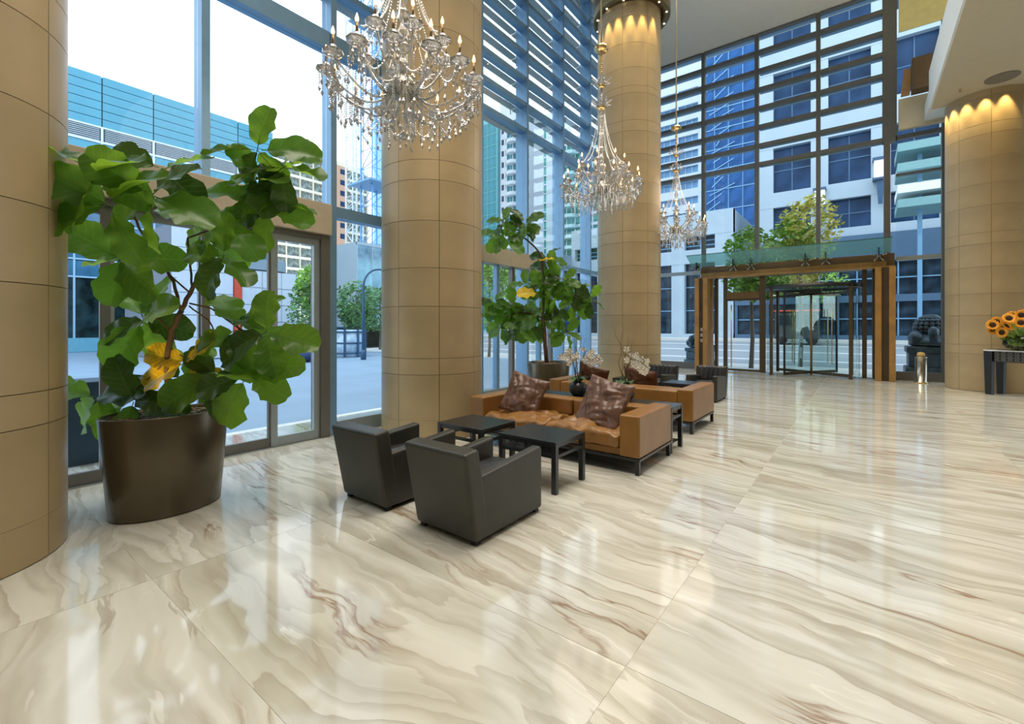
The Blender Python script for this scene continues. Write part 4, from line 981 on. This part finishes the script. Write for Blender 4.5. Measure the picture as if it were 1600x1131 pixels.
MB().box(-6, .05, 3.1, 5.4, 4.72, 5.3).build('roof_edge', mat('roof_grey', (.28, .36, .44), .6), wp)
facade('cream_apartments', 'cream apartment tower with balcony bands behind the pavilion', 'Y', -120, 44, 84, 0, 49.5, rng(2, 49, 3.1, 2.45), rng(44.3, 72, 3.7, 3.5) + rng(76.5, 84, 3.7, 3.5), M_cream, G_curt, 14, .7, (5, 0), mat('grey_bar', (.30, .33, .32), .5))
bb_ = thing('brick_bay', 'salmon brick bay with small dark windows on the cream apartment tower', 'building part', (-119.5, 72.2, 0))
MB().box(-.4, .6, 0, 3.9, 0, 48).build('brick_wall', mat('salmon_brick', (.62, .36, .24), .8), bb_)
for k in range(15): boxobj('window', G_navy, bb_, .58, .66, 1.6, 3.0, 2.3 + k * 3.1, 3.7 + k * 3.1)
facade('mirror_block', 'sky-blue mirrored block beside the curved street lamp', 'Y', -42, 28, 41, 0, 10.6, rng(.4, 10.4, 5.0, 4.9), rng(28.1, 41, 1.85, 1.78), M_wst, mat('mirror_glass', (.32, .55, .85), .25, .2, .8, .7, .35), 8, .1, (0, 0))
def mast(name, label, x, y, z1, w_, m, arms=()):
    t = thing(name, label, 'crane', (x, y, 0)); h = w_ / 2; n_ = int(z1 / w_)
    for sx in (-1, 1):
        for sy in (-1, 1): MB().box(sx * h - .07, sx * h + .07, sy * h - .07, sy * h + .07, 0, z1).build('chord', m, t)
    b = MB()
    for k in range(n_):
        z = k * w_; s = 1 if k % 2 else -1
        b.tube([(h, -h * s, z), (h, h * s, z + w_)], .055, 4, False); b.tube([(-h * s, -h, z), (h * s, -h, z + w_)], .055, 4, False)
        b.tube([(-h, -h * s, z), (-h, h * s, z + w_)], .055, 4, False); b.tube([(h, -h, z), (h, h, z)], .05, 4, False); b.tube([(-h, -h, z), (h, -h, z)], .05, 4, False)
    b.build('lattice_bracing', m, t)['kind'] = 'stuff'
    for z in arms: MB().box(-h - 1.2, h + 1.2, -h - 1.2, h + 1.2, z, z + .25).build('platform', M_bbar, t)
mast('lattice_mast', 'white lattice construction mast behind the near chandelier', -58.5, 38.6, 56, 1.7, mat('white_steel', (.7, .75, .8), .5), ())
mast('tower_crane', 'blue lattice tower crane left of the second column', -54, 38.8, 60, 2.6, mat('crane_blue', (.10, .32, .62), .4), (21.2, 44))
sb = facade('scaffolded_tower', 'blue scaffolded tower under construction beside the crane', 'Y', -66, 53, 64, 0, 62, rng(1, 60, 3, 2.6), rng(53.1, 64, 1.8, 1.6), mat('scaffold_blue', (.25, .48, .74), .5), mat('pale_sheet', (.5, .68, .85), .4), 8, .3, (1, 1))
# beyond the far left wall
facade('teal_glass_tower', 'teal glass tower with diagonal sparkles behind the second column', 'X', 100, -96, -82, 0, 62, rng(1, 61, 3.3, 3.15), rng(-95.8, -82, 1.7, 1.55), mat('teal_bar', (.12, .40, .45), .4), G_teal_o, 12, .12, (0, 0))
facade('white_slab_tower', 'white slab tower beside the teal glass tower', 'X', 101, -81.8, -78.2, 0, 66, rng(2, 64, 3.2, 1.6), rng(-81.3, -78.4, 1.5, .9), M_wst2, G_navy, 12, .3, (0, 0))
bal = facade('balcony_tower', 'white tower with scalloped balconies between the left mullions', 'X', 99, -78, -73.4, 0, 60, rng(1, 59, 2.9, 2.1), rng(-77.8, -73.6, 2.1, 1.9), M_wst2, G_teal_o, 12, .5, (1, 0))
for k in range(19): MB().lathe([(1.6, 0), (1.6, .9)], n=14).build('balcony', M_wst2, bal, loc=(2.3, 0, 2.9 * (k + 1) - 0.2))
facade('green_glass_offices', 'green glass office block with white floor bands past the far planter', 'X', 130, -102, -81, 0, 74, rng(.8, 73, 3.1, 2.65), rng(-101.8, -81, 4.2, 4.1), M_wst2, mat('sea_green_glass', (.05, .25, .21), .2, 0, .2, .5, .6), 10, .25, (1, 0))
cb_ = facade('curved_balcony_block', 'pale green block with stacked balconies next to the third column', 'X', 110, -68, -52, 0, 54, rng(.8, 53, 2.9, 2.1), rng(-67.8, -52, 2.7, 2.4), M_wst2, mat('sea_green_glass', (.05, .25, .21), .2, 0, .2, .5, .6), 10, .4, (1, 0))
for k in range(17): MB().lathe([(2.2, 0), (2.2, .9)], n=14).build('balcony', mat('pale_green_parapet', (.5, .7, .68), .4), cb_, loc=(4.2, 0, 2.9 * (k + 1) - 0.2))
facade('drum_lobby', 'dark shopfront with a pale glass drum behind the fig tree', 'Y', -24, 38.3, 44.8, .5, 9, [(1.0, 4.2), (4.8, 7.8)], rng(38.5, 44.8, 1.6, 1.4), mat('slate_blue_frame', (.22, .32, .42), .5), G_navy, 5, .3, (0, 1), M_bbar)

# trees
M_tg = mat('tree_leaf_green', (.26, .46, .07), .6, var=.5, vs=1.2); M_ty = mat('tree_leaf_yellow', (.82, .68, .16), .6, var=.4, vs=1.2); M_td = mat('tree_leaf_dark', (.13, .28, .09), .6, var=.5, vs=1.2)
def tree(label, x, y, z0, h, trunk, blobs, m, seed, lsz=.13, n=1500, tr=.09):
    rnd = random.Random(seed); t = thing('street_tree', label, 'tree', (x, y, z0))
    MB().tube([(0, 0, 0), (.05, 0, trunk * .5), (0, .05, trunk), (0.05, 0, h * .8)], [tr, tr * .85, tr * .7, .02], 7).build('trunk', mat('grey_bark', (.16, .14, .11), .8, bump=.3), t, True)
    b = MB()
    for k in range(10):
        a = rnd.uniform(0, 6.28); z = trunk + rnd.random() * (h - trunk) * .5; r = rnd.uniform(.6, 1.3) * h * .16; b.tube([(0, 0, z), (r * cos(a), r * sin(a), z + r * .8)], [.03, .01], 5)
    b.build('branches', mat('grey_bark', (.16, .14, .11), .8), t)
    for bi, (bx_, by_, bz, br, bzr, mt) in enumerate(blobs):
        V = []; F = []
        for k in range(n // len(blobs)):
            d = Vector((rnd.gauss(0, 1), rnd.gauss(0, 1), rnd.gauss(0, 1))).normalized() * rnd.uniform(.35, 1.05) ** .6
            c = Vector((bx_ + d.x * br, by_ + d.y * br, bz + d.z * bzr)); u = Vector((rnd.gauss(0, 1), rnd.gauss(0, 1), rnd.gauss(0, .5))).normalized(); v = u.cross(Vector((rnd.gauss(0, 1), rnd.gauss(0, 1), rnd.gauss(0, 1)))).normalized()
            s = lsz * rnd.uniform(.6, 1.2); i0 = len(V); V += [c - u * s, c + v * s * .5, c + u * s, c - v * s * .5]; F.append((i0, i0 + 1, i0 + 2, i0 + 3))
        o = MB().add(V, F).build('foliage', mt, t); o['kind'] = 'stuff'
tree('yellow-green street tree above the glass canopy, right of its neighbour', -1.98, 21.9, -.02, 7.2, 2.9, [(0, 0, 4.2, 1.05, 1.05, M_ty), (.3, 0, 5.6, 1.1, 1.4, M_ty), (-.3, 0, 5.0, .9, 1.1, M_tg)], M_ty, 1, .13, 2600)
tree('green street tree above the sliding door, left of the yellow one', -3.45, 20.0, -.02, 5.7, 2.3, [(0, 0, 3.6, 1.0, .95, M_tg), (-.1, 0, 4.6, .85, 1.0, M_tg), (.5, 0, 3.3, .9, .6, M_tg)], M_tg, 2, .13, 2400)
tree('green street tree seen through the revolving door', -2.5, 39.4, .68, 6.0, 2.4, [(0, 0, 4.2, 1.8, 1.5, M_tg)], M_tg, 3, .13, 900)
tree('narrow green tree beside the white pavilion', -23.4, 12.7, -.02, 5.0, .9, [(0, 0, 2.6, 1.1, 1.6, M_td), (0, 0, 3.7, .7, 1.2, M_tg)], M_tg, 4, .12, 2200)
tree('round green tree left of the curved street lamp', -25.2, 16.7, -.02, 5.0, 1.0, [(0, 0, 3.1, 1.35, 1.4, M_td), (0.2, .1, 2.2, 1.1, 1.0, M_td)], M_td, 5, .13, 2200)
tree('round green tree behind the curved street lamp', -27.5, 20.2, -.02, 5.0, 1.0, [(0, 0, 2.9, 1.5, 1.6, M_td)], M_td, 6, .13, 1600)
tree('bright green tree behind the slim fig, beyond the far doors', -16.0, 18.8, -.02, 6.6, 1.2, [(0, 0, 3.6, 1.5, 2.0, M_tg), (0, .6, 5.0, .9, 1.3, M_tg)], M_tg, 7, .13, 2400)
tree('green tree right of the bright one, behind the slim fig', -12.3, 17.1, -.02, 4.9, 1.0, [(0, 0, 3.2, .9, 1.25, M_tg)], M_tg, 8, .13, 1200)

# street furniture
M_lamp = mat('lamp_blue', (.03, .09, .18), .4)
sl = thing('street_lamp', 'curved dark blue street lamp beside the mirrored block', 'street lamp', (-19.6, 13.43, 0))
arc = [(0, 0, 0), (0, 0, 2.6), (0, 0, 3.6)] + [(0, .95 - .95 * cos(a), 3.6 + .95 * sin(a)) for a in [pi / 2 * i / 6 for i in range(1, 7)]] + [(0, 1.5, 4.55)]
MB().tube(arc, [.09, .07] + [.05] * (len(arc) - 2), 8).build('pole', M_lamp, sl, True); MB().lathe([(.14, 0), (.12, .3), (.08, .5)], n=12).build('base', M_lamp, sl, True); MB().box(-.12, .12, 1.5, 2.1, 4.45, 4.6).build('lamp_head', M_lamp, sl, bevel=.04)
kk = thing('round_kiosk', 'round blue-and-white kiosk behind the glass left of the second column', 'kiosk', (-22.4, 14.4, 0))
MB().lathe([(.85, 0), (.85, 1.45)], n=20).build('drum', mat('pale_blue_sheet', (.5, .66, .82), .4, var=.3, vs=3), kk, True)
for z in (.15, .7, 1.3): MB().lathe([(.9, z), (.9, z + .08)], n=20).build('hoop', M_lamp, kk, True)
for k in range(8): t = 2 * pi * k / 8; MB().box(-.04, .04, -.04, .04, 0, 1.5).build('post', M_lamp, kk, loc=(.9 * cos(t), .9 * sin(t), 0))
hs_ = thing('garden_shelter', 'low dark shelter under the trees beyond the plaza', 'shelter', (-31.5, 22.5, 0))
MB().box(-1, 1, -3, 4, 0, .1).build('floor', M_dark, hs_); MB().box(-1, 1, -3, 4, 1.5, 1.62).build('roof', M_lamp, hs_)
for y in (-3, -1.3, .4, 2.1, 3.9): MB().box(.85, 1, y, y + .12, 0.1, 1.5).build('post', M_dark, hs_)
MB().box(-.9, -.8, -3, 4, .1, 1.5).build('back_panel', mat('dark_olive', (.05, .06, .04), .8, var=.6, vs=2), hs_)
hd = thing('plaza_hedge', 'dark low hedge behind the narrow tree', 'hedge', (-27.4, 15.4, 0)); b = MB(); r_ = random.Random(5)
for k in range(1400):
    c = Vector((r_.uniform(-.5, .5), r_.uniform(-1.5, 2), r_.uniform(.1, 1.2))); u = Vector((r_.gauss(0, 1), r_.gauss(0, 1), r_.gauss(0, 1))).normalized() * .09; v = u.cross(Vector((0, .3, 1))).normalized() * .05; b.add([c - u, c + v, c + u, c - v], [(0, 1, 2, 3)])
b.build('foliage', mat('hedge_green', (.03, .07, .035), .7, var=.5), hd)['kind'] = 'stuff'; hd['kind'] = 'stuff'
def beanbag(label, x, y, m, s):
    b = MB(); b.ell((0, 0, .32 * s), .55 * s, .5 * s, .33 * s, 16, 10); b.v = [(p[0] * (1.15 - .5 * max(0, p[2] - .3)), p[1], p[2] * (1 + .35 * (p[0] < 0) * (1 - abs(p[1])))) for p in b.v]
    o = b.build('beanbag', m, None, True, loc=(x, y, -.02)); tag(o, label, 'beanbag')
beanbag('navy blue slumped beanbag on the plaza by the white pavilion', -20.6, 10.95, mat('navy_cloth', (.03, .06, .14), .9), 1.0)
beanbag('salmon beanbag on the plaza, left of the navy one', -20.8, 9.8, mat('salmon_cloth', (.75, .30, .18), .9), .9)
bk = MB().box(-.28, .28, -.45, .0, 0, .98).build('stone_bollard', mat('slate_block', (.035, .065, .10), .5), None, bevel=.02, loc=(-7.45, 1.42, -.02)); tag(bk, 'dark slate block outside the glass, behind the near column', 'bollard')
# wall lanterns and pendant lantern across the street
def lantern(label, x, y, z, s=1.):
    t = thing('wall_lantern', label, 'lantern', (x, y, z)); m = mat('lantern_glow', (.9, .92, .95), .4, emit=(1, 1, 1), es=.4)
    MB().box(-.28 * s, .28 * s, -.2 * s, .2 * s, 0, .95 * s).build('glass_box', m, t, bevel=.03)
    MB().box(-.34 * s, .34 * s, -.26 * s, .26 * s, .95 * s, 1.1 * s).build('cap', M_lamp, t); MB().box(-.34 * s, .34 * s, -.26 * s, .26 * s, -.12 * s, 0).build('tray', M_lamp, t)
    MB().hexa([(-.12, -.1, -1.4 * s), (.12, -.1, -1.4 * s), (.12, .1, -1.4 * s), (-.12, .1, -1.4 * s), (-.22, -.15, -.12), (.22, -.15, -.12), (.22, .15, -.12), (-.22, .15, -.12)]).build('bracket', M_lamp, t)
lantern('white lantern on the stone pier nearest the thick mullion', 1.08, 41.6, 12.2, 1.3)
lantern('white lantern on the stone pier behind the middle mullion', -2.5, 41.6, 10.8, 1.2)
pl = thing('hanging_lantern', 'white cone lantern hanging on the podium pier', 'lantern', (-15.3, 40.9, 2.9))
MB().lathe([(.03, 0), (.35, .9), (.4, 1.1), (.1, 1.3)], n=6).build('shade', mat('lantern_white', (.8, .75, .72), .5), pl); MB().tube([(0, 0, 1.3), (0, .6, 2.3)], .05, 6).build('bracket', M_lamp, pl)
# guardian lions
M_br = mat('verdigris_bronze', (.045, .075, .10), .42, .3, .5, .5, 6, .5, 30); M_pl = mat('granite_plinth', (.05, .085, .12), .5, 0, .5, .4, 9)
def lion(label, x, y, rz, s, ph, pw, bh=1.):
    t = thing('guardian_lion', label, 'statue', (x, y, -.02), rz)
    MB().box(-pw, pw, -pw * .8, pw * .8, 0, ph * .35).build('plinth', M_pl, t, bevel=.03); MB().box(-pw * .88, pw * .88, -pw * .7, pw * .7, ph * .35, ph * .8).build('plinth', M_pl, t, bevel=.03)
    MB().box(-pw * .96, pw * .96, -pw * .78, pw * .78, ph * .8, ph).build('plinth_cap', M_pl, t, bevel=.03)
    b = MB(); z = ph
    # seated body: haunch, torso, chest as one rounded mass, facing -y (local)
    prof = [(.02, 0, .0, .30, .30), (.10, .05, .0, .36, .40), (.30, .06, .0, .36, .38), (.50, .0, .0, .32, .32), (.70, -.08, .0, .29, .27), (.86, -.12, .0, .23, .21), (.98, -.14, .0, .10, .1)]
    V = []; F = []; n_ = 18
    for zz, dy, _, rx_, ry_ in prof:
        for j in range(n_):
            a = 2 * pi * j / n_; V.append((rx_ * cos(a) * s * (2 - bh) ** .5, (dy + ry_ * sin(a)) * s, z + zz * s * bh))
    for i in range(len(prof) - 1):
        for j in range(n_): F.append((i * n_ + j, i * n_ + (j + 1) % n_, (i + 1) * n_ + (j + 1) % n_, (i + 1) * n_ + j))
    F.append(tuple(reversed(range(n_)))); b.add(V, F); b.build('body', M_br, t, True)
    for sx in (-1, 1):
        MB().tube([(sx * .2 * s, -.22 * s, z + .6 * s), (sx * .22 * s, -.36 * s, z + .3 * s), (sx * .22 * s, -.38 * s, z + .07 * s), (sx * .22 * s, -.52 * s, z + .05 * s)], [.12 * s, .09 * s, .08 * s, .07 * s], 10).build('foreleg', M_br, t, True)
        MB().ell((sx * .3 * s, .08 * s, z + .2 * s), .17 * s, .32 * s, .2 * s, 12, 8).build('haunch', M_br, t, True)
    z = ph - 1.08 * s * (1 - bh)
    MB().ell((0, -.2 * s, z + 1.08 * s), .26 * s, .27 * s, .25 * s, 16, 10).build('head', M_br, t, True)
    b = MB(); b.ell((0, -.45 * s, z + 1.0 * s), .15 * s, .1 * s, .09 * s, 10, 6); b.ell((0, -.44 * s, z + .9 * s), .12 * s, .08 * s, .05 * s, 10, 6)
    for sx in (-1, 1): b.ell((sx * .1 * s, -.43 * s, z + 1.15 * s), .045 * s, n=8, m=6)
    b.build('muzzle', M_br, t, True)
    b = MB()
    for i in range(7):
        el = -0.55 + i * .3; nn = 13
        for j in range(nn):
            a = radians(-25) + radians(230) * j / (nn - 1)
            b.ell(((.31 * cos(el) * cos(a)) * s, (-.16 + .31 * cos(el) * sin(a)) * s, z + (1.08 + .32 * sin(el)) * s), .062 * s, .062 * s, .062 * s, 8, 5)
    b.build('mane_curls', M_br, t, True)['kind'] = 'stuff'
    z = ph; MB().tube([(0, .4 * s, z + .1 * s), (0, .5 * s, z + .3 * s), (0, .44 * s, z + .42 * s), (0, .38 * s, z + .5 * s)], [.06 * s, .1 * s, .11 * s, .03 * s], 9).build('tail', M_br, t, True)
lion('dark guardian lion seen from behind, right of the portal', 1.78, 19.7, pi, 1.25, 1.0, .66, .42)
lion('dark guardian lion partly hidden behind the left portal post', -5.35, 19.9, pi - .5, 1.05, .75, .5, .8)
# bus, car and cafe furniture glimpsed through the doors
bs_ = thing('parked_van', 'dark van parked across the street, seen through the revolving door', 'van', (-3.4, 36.2, .44))
MB().hexa([(-1.3, -.9, .35), (1.3, -.9, .35), (1.3, .9, .35), (-1.3, .9, .35), (-1.25, -.8, 2.2), (1.2, -.8, 2.2), (1.2, .8, 2.2), (-1.25, .8, 2.2)]).build('body', mat('van_paint', (.05, .055, .06), .3, coat=.5), bs_, bevel=.1)
MB().box(-1.15, 1.1, -.93, -.86, 1.3, 1.95).build('side_window', mat('dark_shop_glass2', (.02, .03, .04), .1), bs_)
MB().box(-1.3, 1.3, -.92, -.5, 2.2, 2.3).build('roof_stripe', mat('red_paint', (.72, .09, .05), .5), bs_)
for x in (-.85, .85): MB().lathe([(.02, -.1), (.3, -.1), (.34, -.05), (.34, .05), (.3, .1), (.02, .1)], n=16).build('wheel', M_dark, bs_, True, loc=(x, -.8, .34), rot=(pi / 2, 0, 0))
